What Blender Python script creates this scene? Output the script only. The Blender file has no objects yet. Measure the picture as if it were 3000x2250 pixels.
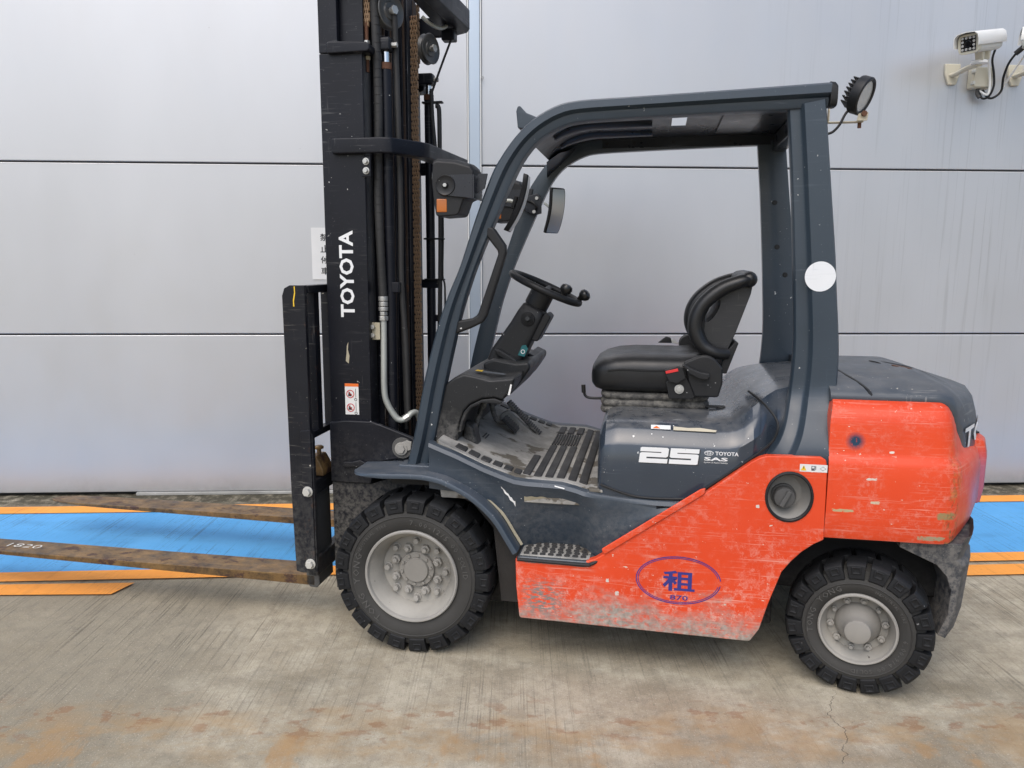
import bpy, bmesh, math, random
from mathutils import Vector, Matrix
from mathutils.bvhtree import BVHTree
R = math.radians
random.seed(7)
scene = bpy.context.scene
C = scene.collection

# ------------------------------------------------------------------ camera
cam_d = bpy.data.cameras.new('camera'); cam = bpy.data.objects.new('camera', cam_d); C.objects.link(cam)
PITCH, ROLL = R(8.976), R(.2037)
r0 = Vector((1, 0, 0)); u0 = Vector((0, math.sin(PITCH), math.cos(PITCH))); fw = Vector((0, math.cos(PITCH), -math.sin(PITCH)))
rt = r0*math.cos(ROLL)+u0*math.sin(ROLL); up = u0*math.cos(ROLL)-r0*math.sin(ROLL)
cam.matrix_world = Matrix(((rt.x, up.x, -fw.x, 0), (rt.y, up.y, -fw.y, 0), (rt.z, up.z, -fw.z, 1.4766), (0, 0, 0, 1)))
cam_d.sensor_width = 36; cam_d.lens = 36*2245/3000; cam_d.clip_start = .05; cam_d.clip_end = 500
scene.camera = cam

# ------------------------------------------------------------------ sky, sun, exposure
SUN_EL, SUN_AZ = R(52), R(203)          # azimuth clockwise from +Y: behind the camera, a little to its left
w = bpy.data.worlds.new('World'); scene.world = w; w.use_nodes = True
nt = w.node_tree; bg = nt.nodes['Background']
sky = nt.nodes.new('ShaderNodeTexSky'); sky.sky_type = 'NISHITA'; sky.sun_disc = False
sky.sun_elevation = SUN_EL; sky.sun_rotation = SUN_AZ
sky.air_density = 1.0; sky.dust_density = 3.0; sky.ozone_density = 2.0
nt.links.new(sky.outputs[0], bg.inputs[0]); bg.inputs[1].default_value = .12
sd = bpy.data.lights.new('sun', 'SUN'); sd.energy = 1.1; sd.angle = R(60); sd.color = (1, .97, .93)
so = bpy.data.objects.new('sun', sd); C.objects.link(so)
sdir = Vector((math.sin(SUN_AZ)*math.cos(SUN_EL), math.cos(SUN_AZ)*math.cos(SUN_EL), math.sin(SUN_EL)))
so.rotation_euler = sdir.to_track_quat('Z', 'Y').to_euler(); so.location = sdir*30
vs = scene.view_settings; vs.view_transform = 'Standard'; vs.look = 'None'; vs.gamma = 1; vs.exposure = .60
vs.use_curve_mapping = False

# ------------------------------------------------------------------ node helpers
class G:
    def __init__(s, name):
        s.m = bpy.data.materials.new(name); s.m.use_nodes = True; s.t = s.m.node_tree
        s.b = s.t.nodes['Principled BSDF']; s.tc = s.t.nodes.new('ShaderNodeTexCoord')
    def n(s, ty, **k):
        q = s.t.nodes.new(ty)
        for a, v in k.items(): setattr(q, a, v)
        return q
    def put(s, sock, v):
        if isinstance(v, bpy.types.NodeSocket): s.t.links.new(v, sock)
        else:
            if isinstance(v, (tuple, list)) and len(v) == 3 and sock.type == 'RGBA': v = (*v, 1)
            sock.default_value = v
    def vec(s, scale=(1, 1, 1), rot=(0, 0, 0), loc=(0, 0, 0), src='Object'):
        q = s.n('ShaderNodeMapping'); s.t.links.new(s.tc.outputs[src], q.inputs[0])
        q.inputs['Scale'].default_value = scale; q.inputs['Rotation'].default_value = rot; q.inputs['Location'].default_value = loc
        return q.outputs[0]
    def noise(s, v, scale=5, detail=3, rough=.55, dist=0):
        q = s.n('ShaderNodeTexNoise'); s.t.links.new(v, q.inputs['Vector'])
        q.inputs['Scale'].default_value = scale; q.inputs['Detail'].default_value = detail
        q.inputs['Roughness'].default_value = rough; q.inputs['Distortion'].default_value = dist
        return q.outputs['Fac']
    def ramp(s, f, a, b, lo=0., hi=1.):
        q = s.n('ShaderNodeMapRange'); s.put(q.inputs[0], f)
        for i, v in zip((1, 2, 3, 4), (a, b, lo, hi)): s.put(q.inputs[i], v)
        return q.outputs[0]
    def math(s, op, a, b=0., clamp=False):
        q = s.n('ShaderNodeMath', operation=op, use_clamp=clamp); s.put(q.inputs[0], a); s.put(q.inputs[1], b); return q.outputs[0]
    def mix(s, f, a, b):
        q = s.n('ShaderNodeMix', data_type='RGBA'); s.put(q.inputs[0], f); s.put(q.inputs[6], a); s.put(q.inputs[7], b); return q.outputs[2]
    def xyz(s, src='Object'):
        q = s.n('ShaderNodeSeparateXYZ'); s.t.links.new(s.tc.outputs[src], q.inputs[0]); return q.outputs
    def normal_z(s):
        g = s.n('ShaderNodeNewGeometry'); q = s.n('ShaderNodeSeparateXYZ'); s.t.links.new(g.outputs['Normal'], q.inputs[0]); return q.outputs[2]
    def bump(s, h, strength=.3, dist=.002):
        q = s.n('ShaderNodeBump'); s.put(q.inputs['Height'], h); q.inputs['Strength'].default_value = strength; q.inputs['Distance'].default_value = dist
        s.t.links.new(q.outputs[0], s.b.inputs['Normal'])
    def out(s, col, rough=.5, metal=0., coat=0., coat_r=.1, spec=None):
        s.put(s.b.inputs['Base Color'], col); s.put(s.b.inputs['Roughness'], rough); s.put(s.b.inputs['Metallic'], metal)
        s.put(s.b.inputs['Coat Weight'], coat); s.put(s.b.inputs['Coat Roughness'], coat_r)
        if spec is not None: s.put(s.b.inputs['Specular IOR Level'], spec)
        return s.m

DUST = (.30, .285, .26)
def worn(name, base, rough=.4, metal=0, coat=0, var=.15, scratch=0, sc_col=(.45, .44, .43), chips=0, chip_col=(.7, .7, .68),
         dust=0, dz=(.0, .5), dust_col=DUST, top=.0, bump=.0, bscale=60, rust=0, spec=None):
    g = G(name)
    v = g.vec()
    big = g.noise(v, 3.2, 4)
    col = g.mix(g.ramp(big, .3, .7), tuple(c*(1-var) for c in base), tuple(min(1, c*(1+var)) for c in base))
    rg = g.ramp(g.noise(v, 9, 4), .3, .7, rough-.06, rough+.10)
    if scratch:
        m = g.ramp(g.noise(g.vec(loc=(3, 1, 5)), 4.5, 3), .48, .68)
        s1 = g.ramp(g.noise(g.vec((5, 5, 130), (0, R(4), 0)), 1, 3, .6), .60, .70)
        s2 = g.ramp(g.noise(g.vec((70, 70, 6), (0, R(24), 0)), 1, 3, .6), .64, .72)
        s3 = g.ramp(g.noise(g.vec((9, 9, 160), (0, R(-31), 0)), 1, 2, .5), .66, .72)
        f = g.math('MULTIPLY', g.math('MAXIMUM', g.math('MAXIMUM', s1, s2), s3), m)
        f = g.math('MULTIPLY', f, scratch, True)
        col = g.mix(f, col, sc_col)
    if rust:
        f = g.math('MULTIPLY', g.ramp(g.noise(g.vec(loc=(7, 7, 1)), 13, 6, .65), .60, .66), rust, True)
        col = g.mix(f, col, (.16, .065, .022)); rg = g.mix(f, rg, (.85, .85, .85))
    if chips:
        f = g.ramp(g.noise(g.vec(loc=(1, 9, 2)), 62, 2, .5), .745-.02*chips, .775-.02*chips)
        f = g.math('MULTIPLY', f, g.ramp(g.noise(g.vec(loc=(6, 6, 6)), 3.5, 3), .42, .60))
        f = g.math('MAXIMUM', f, g.math('MULTIPLY', g.ramp(g.noise(g.vec(loc=(2, 4, 8)), 170, 3, .6), .70, .74), .45*min(1, chips)))
        col = g.mix(f, col, chip_col)
    if top:
        nz = g.ramp(g.normal_z(), .55, .95)
        f = g.math('MULTIPLY', g.math('MULTIPLY', nz, g.ramp(g.noise(v, 14, 5, .65), .3, .75)), top, True)
        col = g.mix(f, col, dust_col); rg = g.math('ADD', rg, g.math('MULTIPLY', f, .4), True)
    if dust:
        z = g.xyz()[2]
        zz = g.math('ADD', z, g.ramp(g.noise(v, 6, 5, .65), .2, .8, -.16, .16))
        f = g.math('MULTIPLY', g.ramp(zz, dz[0], dz[1], 1, 0), g.ramp(g.noise(g.vec(loc=(4, 4, 4)), 46, 8, .75), .40, .58))
        f = g.math('MULTIPLY', f, dust, True)
        col = g.mix(f, col, dust_col); rg = g.math('ADD', rg, g.math('MULTIPLY', f, .45), True)
    if bump: g.bump(g.noise(v, bscale, 4, .6), bump, .0015)
    return g.out(col, rg, metal, coat, spec=spec)

M = {}
M['navy'] = worn('navy_paint', (.032, .046, .064), .34, coat=.2, var=.12, scratch=.22, sc_col=(.16, .19, .22), chips=.6, dust=.35, dz=(.30, .72), dust_col=(.20, .20, .195), top=.25)
M['navy_guard'] = worn('guard_paint', (.030, .045, .062), .36, coat=.12, var=.10, scratch=.14, sc_col=(.2, .23, .26), chips=.35, top=.12)
M['navy_fender'] = worn('fender_paint', (.046, .064, .088), .34, coat=.2, var=.14, scratch=.5, sc_col=(.3, .32, .33), chips=1.2, top=.3)
M['mast'] = worn('mast_paint', (.0065, .0075, .012), .36, var=.25, scratch=.55, sc_col=(.13, .13, .13), chips=.35, dust=.55, dz=(.20, .85), dust_col=(.12, .115, .105), spec=0.28)
M['carriage'] = worn('carriage_paint', (.010, .011, .015), .36, var=.25, scratch=.8, sc_col=(.22, .21, .19), chips=.7, chip_col=(.5, .47, .4), dust=.6, dz=(.1, .75), dust_col=(.14, .135, .12), rust=.2, spec=0.28)
M['mast_rust'] = worn('rail_edge_rust', (.045, .026, .016), .7, var=.4, scratch=.5, rust=.6)
M['dark'] = worn('underbody_dark', (.012, .012, .012), .8, dust=.6, dz=(0, .45), dust_col=(.10, .095, .09), spec=0.2)
M['black'] = worn('black_plastic', (.013, .0135, .0145), .46, var=.15, scratch=.12, sc_col=(.12, .12, .12), chips=.2, top=.12, bump=.12, bscale=350, spec=0.35)
M['cowl'] = worn('cowl_plastic', (.014, .015, .0165), .42, var=.15, scratch=.1, chips=.55, top=.18, dust=.55, dz=(.6, .92), bump=.1, bscale=350, spec=0.35)
M['gloss_black'] = worn('gloss_black', (.008, .008, .008), .22, var=.1)
M['vinyl'] = worn('seat_vinyl', (.0105, .011, .012), .36, var=.12, bump=.22, bscale=420, top=.05, spec=0.45)
M['bellows'] = worn('bellows_rubber', (.035, .034, .032), .7, var=.3, dust=.75, dz=(.8, 1.12), dust_col=(.34, .32, .28))
M['rubber'] = worn('tyre_rubber', (.0125, .0132, .0145), .58, var=.25, chips=.25, chip_col=(.2, .2, .2), scratch=.25, sc_col=(.08, .08, .08), bump=.3, bscale=45, spec=0.25)
M['sidewall'] = worn('tyre_sidewall', (.046, .0448, .042), .75, var=.25, scratch=.2, sc_col=(.09, .09, .085), bump=.2, bscale=60, spec=0.25)
M['rim'] = worn('dusty_rim', (.25, .238, .214), .72, var=.22, scratch=.4, sc_col=(.52, .5, .46), chips=.8, chip_col=(.10, .09, .08), bump=.3, bscale=80)
M['rim_lip'] = worn('rim_lip', (.30, .288, .262), .6, var=.25, scratch=.6, sc_col=(.60, .58, .54), chips=.6, chip_col=(.12, .1, .09), bump=.2, bscale=90)
M['rim_dish'] = worn('rim_dish', (.285, .272, .243), .75, var=.38, scratch=.5, sc_col=(.42, .40, .37), chips=1.2, chip_col=(.07, .06, .055), bump=.4, bscale=55)
M['steel'] = worn('zinc_steel', (.50, .50, .48), .42, metal=.75, var=.2, rust=.2)
M['pipe'] = worn('galvanised_pipe', (.44, .46, .43), .5, metal=.35, var=.2, chips=.3, chip_col=(.15, .1, .06))
M['chrome'] = worn('chrome_rod', (.75, .75, .74), .14, metal=1, var=.1)
M['hose'] = worn('wrapped_hose', (.032, .032, .032), .55, var=.3, chips=.4, chip_col=(.16, .16, .15), spec=0.3)
M['rusty'] = worn('rusty_iron', (.10, .043, .022), .8, var=.45, rust=.6)
M['chain'] = worn('chain_rust', (.25, .160, .092), .68, metal=.2, var=.4, rust=.4)
M['white'] = worn('white_vinyl', (.74, .75, .75), .45, var=.05, chips=.6, chip_col=(.3, .3, .3))
M['sticker_white'] = worn('sticker_white', (.72, .72, .70), .5, var=.06)
M['sticker_orange'] = worn('sticker_orange', (.78, .16, .02), .5, var=.06)
M['sticker_red'] = worn('sticker_red', (.55, .02, .02), .5, var=.06)
M['sticker_yellow'] = worn('sticker_yellow', (.80, .52, .03), .5, var=.06)
M['sticker_black'] = worn('sticker_black', (.02, .02, .02), .5, var=.06)
M['cream'] = worn('tape_residue', (.40, .36, .26), .75, var=.15)
M['amber'] = worn('amber_lens', (.42, .11, .010), .18, var=.1, coat=.5)
M['buckle_red'] = worn('buckle_red', (.62, .03, .03), .4, var=.05)
M['tag_green'] = worn('tag_green', (.01, .12, .13), .4, var=.05)
M['cam_white'] = worn('camera_white', (.78, .78, .75), .35, var=.04)
M['cam_cream'] = worn('camera_cream', (.58, .55, .44), .45, var=.08, scratch=.1)
M['glass_dark'] = worn('dark_glass', (.006, .006, .007), .08, var=.05, coat=.5)
M['led'] = worn('led_glass', (.55, .55, .53), .15, metal=.4, var=.1)
M['wax'] = worn('faded_grey_mark', (.09, .10, .11), .6)
g = G('mirror_glass'); M['mirror'] = g.out((.60, .61, .61), .34, .7)

def red_paint():
    g = G('red_paint'); v = g.vec(); x, y, z = g.xyz()
    col = g.mix(g.ramp(g.noise(v, 2.4, 4), .3, .7), (.635, .053, .013), (.725, .073, .021))
    # broad pale scuffing, stronger low down where pallets rub
    low = g.ramp(g.math('ADD', z, g.ramp(g.noise(g.vec(loc=(2, 0, 1)), 5, 5, .6), .2, .8, -.15, .15)), .16, .50, 1, .30)
    s1 = g.ramp(g.noise(g.vec((4, 4, 150), (0, R(2), 0)), 1, 4, .65), .57, .68)
    s2 = g.ramp(g.noise(g.vec((46, 46, 9), (0, R(37), 0)), 1, 5, .65, .6), .60, .72, 0, .6)
    s3 = g.ramp(g.noise(g.vec((5, 5, 170), (0, R(-24), 0)), 1, 2, .5), .64, .70)
    s4 = g.ramp(g.noise(v, 38, 8, .8), .50, .62)
    patch = g.ramp(g.noise(g.vec(loc=(5, 2, 8)), 5.5, 5, .65), .40, .58)
    f = g.math('MAXIMUM', g.math('MAXIMUM', s1, s2), g.math('MAXIMUM', s3, g.math('MULTIPLY', s4, .85)))
    f = g.math('MULTIPLY', g.math('MULTIPLY', f, patch), g.math('MULTIPLY', low, 1.15), True)
    col = g.mix(f, col, (.74, .42, .34))
    hi = g.math('MULTIPLY', g.math('MULTIPLY', g.math('MAXIMUM', s1, s3), g.ramp(g.noise(g.vec(loc=(9, 9, 9)), 7, 3), .52, .66)), .6, True)
    col = g.mix(hi, col, (.80, .30, .22))
    # chips down to primer and metal
    ch = g.ramp(g.noise(g.vec((1, 1, 2.2), loc=(3, 3, 3)), 38, 4, .6), .700, .715)
    col = g.mix(ch, col, (.62, .55, .45))
    ch2 = g.ramp(g.noise(g.vec((1, 1, 3), loc=(8, 1, 3)), 24, 5, .7), .735, .745)
    col = g.mix(ch2, col, (.10, .085, .06))
    # mud film along the bottom edge
    zz = g.math('ADD', z, g.ramp(g.noise(g.vec((1, 1, 1.4), loc=(1, 5, 1)), 4.6, 6, .68), .25, .75, -.12, .12))
    mud = g.math('MULTIPLY', g.ramp(zz, .175, .285, 1, 0), g.ramp(g.noise(g.vec((1, 1, 2)), 42, 6, .75), .30, .52), True)
    col = g.mix(mud, col, g.mix(g.ramp(g.noise(v, 60, 4), .3, .7), (.22, .20, .17), (.42, .37, .32)))
    # grazed grey patches on the lower front half
    gz = g.math('MULTIPLY', g.ramp(g.math('ABSOLUTE', g.math('SUBTRACT', x, .50)), .03, .10, 1, 0), g.ramp(g.math('ABSOLUTE', g.math('SUBTRACT', z, .255)), .03, .10, 1, 0))
    gz = g.math('MULTIPLY', gz, g.ramp(g.noise(g.vec((1, 1, 3)), 34, 5, .7), .46, .54), True)
    col = g.mix(gz, col, (.20, .205, .19))
    # gouges through to filler, each with its own place
    for gx, gz_, hx, hz, cc in ((1.515, .657, .036, .0055, (.45, .36, .20)), (1.838, .655, .030, .013, (.30, .22, .10)), (1.800, .575, .045, .008, (.36, .30, .19)), (1.615, .690, .015, .005, (.55, .47, .33)), (1.60, .770, .018, .004, (.62, .56, .48)), (1.66, .860, .008, .004, (.70, .64, .55)),
                                (.735, .346, .006, .007, (.60, .55, .48)), (.770, .300, .007, .008, (.58, .53, .47)), (1.24, .655, .006, .006, (.6, .56, .5)), (.50, .395, .07, .004, (.16, .15, .14))):
        m = g.math('MULTIPLY', g.ramp(g.math('ABSOLUTE', g.math('SUBTRACT', x, gx)), hx*.7, hx*1.25, 1, 0), g.ramp(g.math('ABSOLUTE', g.math('SUBTRACT', z, gz_)), hz*.6, hz*1.4, 1, 0))
        m = g.ramp(g.math('MULTIPLY', m, g.ramp(g.noise(g.vec((1, 1, 2.5)), 90, 4, .7), .25, .60)), .35, .5)
        col = g.mix(m, col, cc)
    # long wandering scratches
    for z0_, amp, fr_, xa, xb in ((.345, .05, 1.6, .42, 1.26), (.725, .06, 1.3, 1.55, 1.85)):
        zz_ = g.math('ADD', z0_, g.ramp(g.noise(g.vec((1, 0, 0), loc=(z0_*9, 0, 0)), fr_, 3, .5), .2, .8, -amp, amp))
        m = g.math('MULTIPLY', g.ramp(g.math('ABSOLUTE', g.math('SUBTRACT', z, zz_)), .0003, .0013, 1, 0), g.math('MULTIPLY', g.ramp(x, xa, xa+.03), g.ramp(x, xb-.03, xb, 1, 0)))
        col = g.mix(g.math('MULTIPLY', m, .32), col, (.80, .36, .27))
    # blue spray blot on the counterweight
    dx = g.math('SUBTRACT', x, 1.545); dz = g.math('SUBTRACT', z, .893)
    dd = g.math('SQRT', g.math('ADD', g.math('MULTIPLY', dx, dx), g.math('MULTIPLY', dz, dz)))
    bl = g.math('MULTIPLY', g.ramp(dd, .013, .034, 1, 0), g.ramp(g.noise(v, 160, 3), .2, .42), True)
    col = g.mix(bl, col, (.015, .045, .085))
    # purple fade on the rear corner
    pf = g.math('MULTIPLY', g.ramp(x, 1.93, 2.02), g.ramp(g.math('ABSOLUTE', g.math('SUBTRACT', z, .66)), .08, .16, 1, 0))
    pf = g.math('MULTIPLY', pf, .75, True)
    col = g.mix(pf, col, (.30, .14, .24))
    # worn vertical edge at the rear corner
    ed = g.math('MULTIPLY', g.ramp(g.math('ABSOLUTE', g.math('SUBTRACT', x, 1.862)), .008, .035, 1, 0), g.ramp(z, .55, .93, 1, .15))
    ed = g.math('MULTIPLY', ed, g.ramp(g.noise(g.vec((1, 1, .6)), 40, 6, .75), .47, .56), True)
    col = g.mix(ed, col, g.mix(g.ramp(g.noise(v, 70, 3), .4, .6), (.42, .24, .07), (.09, .06, .035)))
    rg = g.ramp(g.noise(v, 12, 4), .3, .7, .30, .46)
    rg = g.math('ADD', rg, g.math('MULTIPLY', g.math('MAXIMUM', mud, f), .4), True)
    g.bump(g.math('ADD', g.math('MULTIPLY', mud, .6), g.math('MULTIPLY', gz, .8)), .5, .002)
    return g.out(col, rg, 0, .04, .15, spec=.35)
M['red'] = red_paint()

def fork_mat():
    g = G('fork_steel'); v = g.vec()
    a = g.noise(g.vec((1, 1.3, 1.3)), 9, 10, .78); b = g.noise(g.vec((1, 1.5, 1.5), loc=(4, 4, 4)), 9, 7, .68)
    col = g.mix(g.ramp(a, .36, .62), (.042, .029, .020), (.255, .150, .056))
    col = g.mix(g.ramp(b, .57, .62), col, (.070, .036, .027))
    col = g.mix(g.math('MULTIPLY', g.ramp(g.noise(g.vec((2, 40, 40)), 1, 3), .62, .72), .5), col, (.42, .27, .10))
    g.bump(b, .3, .002)
    return g.out(col, g.ramp(b, .3, .7, .40, .65), .3)
M['fork'] = fork_mat()

def mat_base():
    g = G('floor_mat_dirt'); v = g.vec()
    col = g.mix(g.ramp(g.noise(v, 9, 6, .65), .3, .7), (.19, .185, .172), (.42, .405, .37))
    col = g.mix(g.math('MULTIPLY', g.ramp(g.noise(g.vec(loc=(3, 2, 0)), 7, 5, .6), .56, .60), .85), col, (.085, .072, .052))
    g.bump(g.noise(v, 90, 5, .7), .5, .003)
    return g.out(col, .9)
M['mat_base'] = mat_base()
M['mat_pad'] = worn('floor_mat_pad', (.020, .020, .021), .62, var=.3, scratch=.4, sc_col=(.13, .125, .12), top=.13, bump=.3, bscale=120)

def concrete():
    g = G('broomed_concrete'); v = g.vec(src='Object'); x, y, z = g.xyz()
    n1 = g.noise(v, .8, 5, .6); n2 = g.noise(g.vec(loc=(3, 1, 0)), 5.5, 8, .7); n3 = g.noise(v, 75, 6, .75); n4 = g.noise(g.vec(loc=(5, 5, 0)), 240, 3, .6)
    col = g.mix(g.ramp(n1, .34, .66), (.315, .270, .190), (.475, .422, .318))
    col = g.mix(g.ramp(n2, .44, .66, 0, .75), col, (.56, .51, .395))
    # broad tyre-darkened patches
    dk = g.ramp(g.noise(g.vec((.8, 1.7, 1), (0, 0, R(20)), (2.1, .3, 0)), 1.15, 6, .62), .50, .66)
    # an old oil-dark traffic lane crosses the left of the yard
    ex = g.math('ADD', x, g.ramp(g.noise(g.vec(loc=(0, 4, 0)), 2.2, 6, .65), .2, .8, -.28, .28))
    st = g.math('MULTIPLY', g.ramp(ex, -1.28, -.98, 1, 0), g.ramp(ex, -2.9, -2.0))
    st = g.math('MULTIPLY', st, g.ramp(n2, .28, .62, .45, 1))
    dk = g.math('MAXIMUM', g.math('MULTIPLY', dk, .66), g.math('MULTIPLY', st, .62))
    col = g.mix(dk, col, (.150, .128, .086))
    # cloudy mottling
    col = g.mix(g.ramp(g.noise(g.vec(loc=(9, 2, 0)), 16, 7, .72), .46, .64, 0, .42), col, (.20, .178, .138))
    # broom marks run square to the wall; dirt sits in the deeper ones
    rot = (0, 0, R(-2.7))
    gr = g.noise(g.vec((150, .45, 1), rot), 1, 2, .5); gr2 = g.noise(g.vec((310, 1.5, 1), rot), 1, 2, .5)
    grm = g.ramp(g.noise(g.vec((1.6, .9, 1), loc=(6, 3, 0)), 1.5, 5, .62), .36, .58)
    fur = g.math('ADD', y, g.ramp(n1, .3, .7, -.5, .5))
    grm = g.math('MULTIPLY', grm, g.ramp(fur, 2.1, 3.1, .22, 1))
    brk = g.ramp(g.noise(g.vec((60, 5, 1), rot, (2, 2, 0)), 1, 3), .40, .55)
    lines = g.math('MULTIPLY', g.ramp(gr, .545, .60), brk)
    col = g.mix(g.math('MULTIPLY', lines, g.math('MULTIPLY', grm, .62)), col, (.075, .064, .046))
    col = g.mix(g.math('MULTIPLY', g.ramp(gr2, .55, .68), g.math('MULTIPLY', grm, .38)), col, (.09, .08, .062))
    # grit: dark pores and pale sand grains
    col = g.mix(g.ramp(n3, .575, .66, 0, .50), col, (.105, .093, .073))
    col = g.mix(g.ramp(n4, .60, .68, 0, .55), col, (.115, .10, .08))
    col = g.mix(g.ramp(g.noise(g.vec(loc=(1, 8, 0)), 190, 3, .6), .60, .69, 0, .6), col, (.66, .62, .53))
    # rust bleeding along a tyre track in front of the truck
    yy = g.math('ADD', y, g.ramp(g.noise(g.vec((1, 2, 1), loc=(0, 2, 0)), 2.1, 7, .68), .2, .8, -.15, .15))
    rs = g.math('MULTIPLY', g.ramp(g.math('ABSOLUTE', g.math('SUBTRACT', yy, 2.22)), .04, .16, 1, 0), g.ramp(g.noise(g.vec((1.1, 1.8, 1)), 4.2, 8, .72), .42, .56))
    col = g.mix(g.math('MULTIPLY', rs, .48, True), col, (.39, .245, .105))
    sp = g.math('MULTIPLY', g.ramp(g.math('ABSOLUTE', g.math('SUBTRACT', yy, 2.30)), .03, .13, 1, 0), g.ramp(g.noise(g.vec((1.2, 2.0, 1), loc=(1, 7, 0)), 8, 6, .62), .555, .60))
    col = g.mix(g.math('MULTIPLY', sp, .48), col, (.25, .115, .052))
    bl = g.math('MULTIPLY', g.ramp(g.noise(g.vec((1.6, 1, 1), loc=(.5, 1.3, 0)), 2.4, 8, .70), .55, .61), g.ramp(y, 2.12, 2.36, 1, 0))
    col = g.mix(g.math('MULTIPLY', bl, .48), col, (.42, .235, .085))
    # mossy grime at the foot of the wall
    wl = g.math('SUBTRACT', y, g.math('MULTIPLY', x, .0478))
    ms = g.math('MULTIPLY', g.ramp(wl, 4.50, 4.70), g.ramp(g.noise(v, 14, 7, .72), .30, .52))
    col = g.mix(g.math('MULTIPLY', ms, .92), col, (.040, .036, .022))
    # a hairline crack wandering from the rear wheel towards the camera
    cx = g.math('ADD', g.math('MULTIPLY', g.math('SUBTRACT', y, 2.07), .27), g.ramp(g.noise(g.vec((0, 1, 0)), 7, 5, .6), .2, .8, .95, 1.06))
    ck = g.math('MULTIPLY', g.ramp(g.math('ABSOLUTE', g.math('SUBTRACT', x, cx)), .0008, .0024, 1, 0), g.math('MULTIPLY', g.ramp(y, 2.5, 2.42, 0, 1), g.ramp(g.noise(g.vec(loc=(0, 3, 0)), 22, 2), .35, .5)))
    col = g.mix(g.math('MULTIPLY', ck, .75), col, (.06, .05, .04))
    h = g.math('SUBTRACT', g.math('ADD', g.math('MULTIPLY', gr2, .25), g.math('ADD', g.math('MULTIPLY', n3, .5), g.math('MULTIPLY', n4, .25))), g.math('MULTIPLY', lines, grm))
    g.bump(h, .6, .003)
    return g.out(col, g.ramp(n2, .3, .7, .74, .92), 0, 0, spec=.35)
M['concrete'] = concrete()

def floor_paint(name, a, b, wear):
    g = G(name); v = g.vec()
    col = g.mix(g.ramp(g.noise(v, 2.2, 5, .6), .3, .7), a, b)
    gr = g.noise(g.vec((150, .6, 1), (0, 0, R(-2.7))), 1, 3, .6); n3 = g.noise(v, 60, 7, .75)
    f = g.math('MULTIPLY', g.math('MAXIMUM', g.ramp(gr, .57, .63), g.ramp(n3, .58, .64)), g.ramp(g.noise(g.vec(loc=(4, 0, 0)), 3, 6, .65), .40, .60))
    col = g.mix(g.math('MULTIPLY', f, wear), col, tuple(c*.35+.02 for c in a))
    gd = g.ramp(g.noise(g.vec((1, 2, 1), loc=(0, 6, 0)), 2.6, 5, .6), .52, .75, 0, .4)
    col = g.mix(gd, col, tuple(c*.55 for c in a))
    g.bump(g.math('ADD', gr, g.math('MULTIPLY', n3, .5)), .4, .004)
    return g.out(col, .68)
M['blue_floor'] = floor_paint('blue_floor_paint', (.072, .320, .640), (.105, .385, .730), .9)
M['orange_floor'] = floor_paint('orange_floor_paint', (.84, .31, .040), (.92, .38, .065), .6)

def wall_panel(name, base, rough=.36):
    g = G(name); x, y, z = g.xyz(); v = g.vec()
    col = g.mix(g.ramp(g.noise(g.vec((1.2, 1, .5)), 1.0, 4, .55), .3, .7), tuple(c*.955 for c in base), tuple(c*1.03 for c in base))
    # rain streaks running down from joints and brackets
    st = g.noise(g.vec((26, 1, .55)), 1, 4, .65); st2 = g.noise(g.vec((70, 1, .9), loc=(3, 0, 1)), 1, 3, .6)
    f = g.math('MAXIMUM', g.ramp(st, .57, .74), g.math('MULTIPLY', g.ramp(st2, .60, .72), .6))
    wet = g.ramp(g.math('ADD', x, g.ramp(g.noise(v, 1.2, 3), .2, .8, -.5, .5)), 1.2, 2.9, .0, .55)
    f = g.math('MULTIPLY', f, g.math('MULTIPLY', wet, g.ramp(z, .3, 1.8, .25, 1)), True)
    col = g.mix(f, col, (.26, .26, .245))
    sp = g.ramp(g.noise(g.vec(loc=(3, 3, 3)), 34, 3, .6), .742, .765, 0, .5)
    col = g.mix(sp, col, (.2, .19, .17))
    # splash dirt along the foot
    ft = g.math('MULTIPLY', g.ramp(g.math('ADD', z, g.ramp(g.noise(v, 3, 5), .2, .8, -.08, .08)), .0, .12, .16, 0), g.ramp(g.noise(v, 20, 4), .3, .6), True)
    col = g.mix(ft, col, (.16, .155, .15))
    g.bump(g.noise(g.vec((1.0, 1, .7)), 1.3, 2, .4), .012, .05)
    return g.out(col, g.ramp(g.noise(g.vec((1, 1, .6), loc=(2, 2, 2)), 5, 4), .3, .7, rough-.03, rough+.05), .6)
M['panel'] = wall_panel('metal_wall_panel', (.565, .572, .582), .40)
M['trim'] = wall_panel('metal_wall_trim', (.50, .57, .64), .38)
M['joint'] = worn('joint_sealant', (.028, .028, .03), .8)
M['kick'] = worn('wall_kick_strip', (.36, .36, .34), .7, var=.3, scratch=.5, chips=1)

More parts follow.
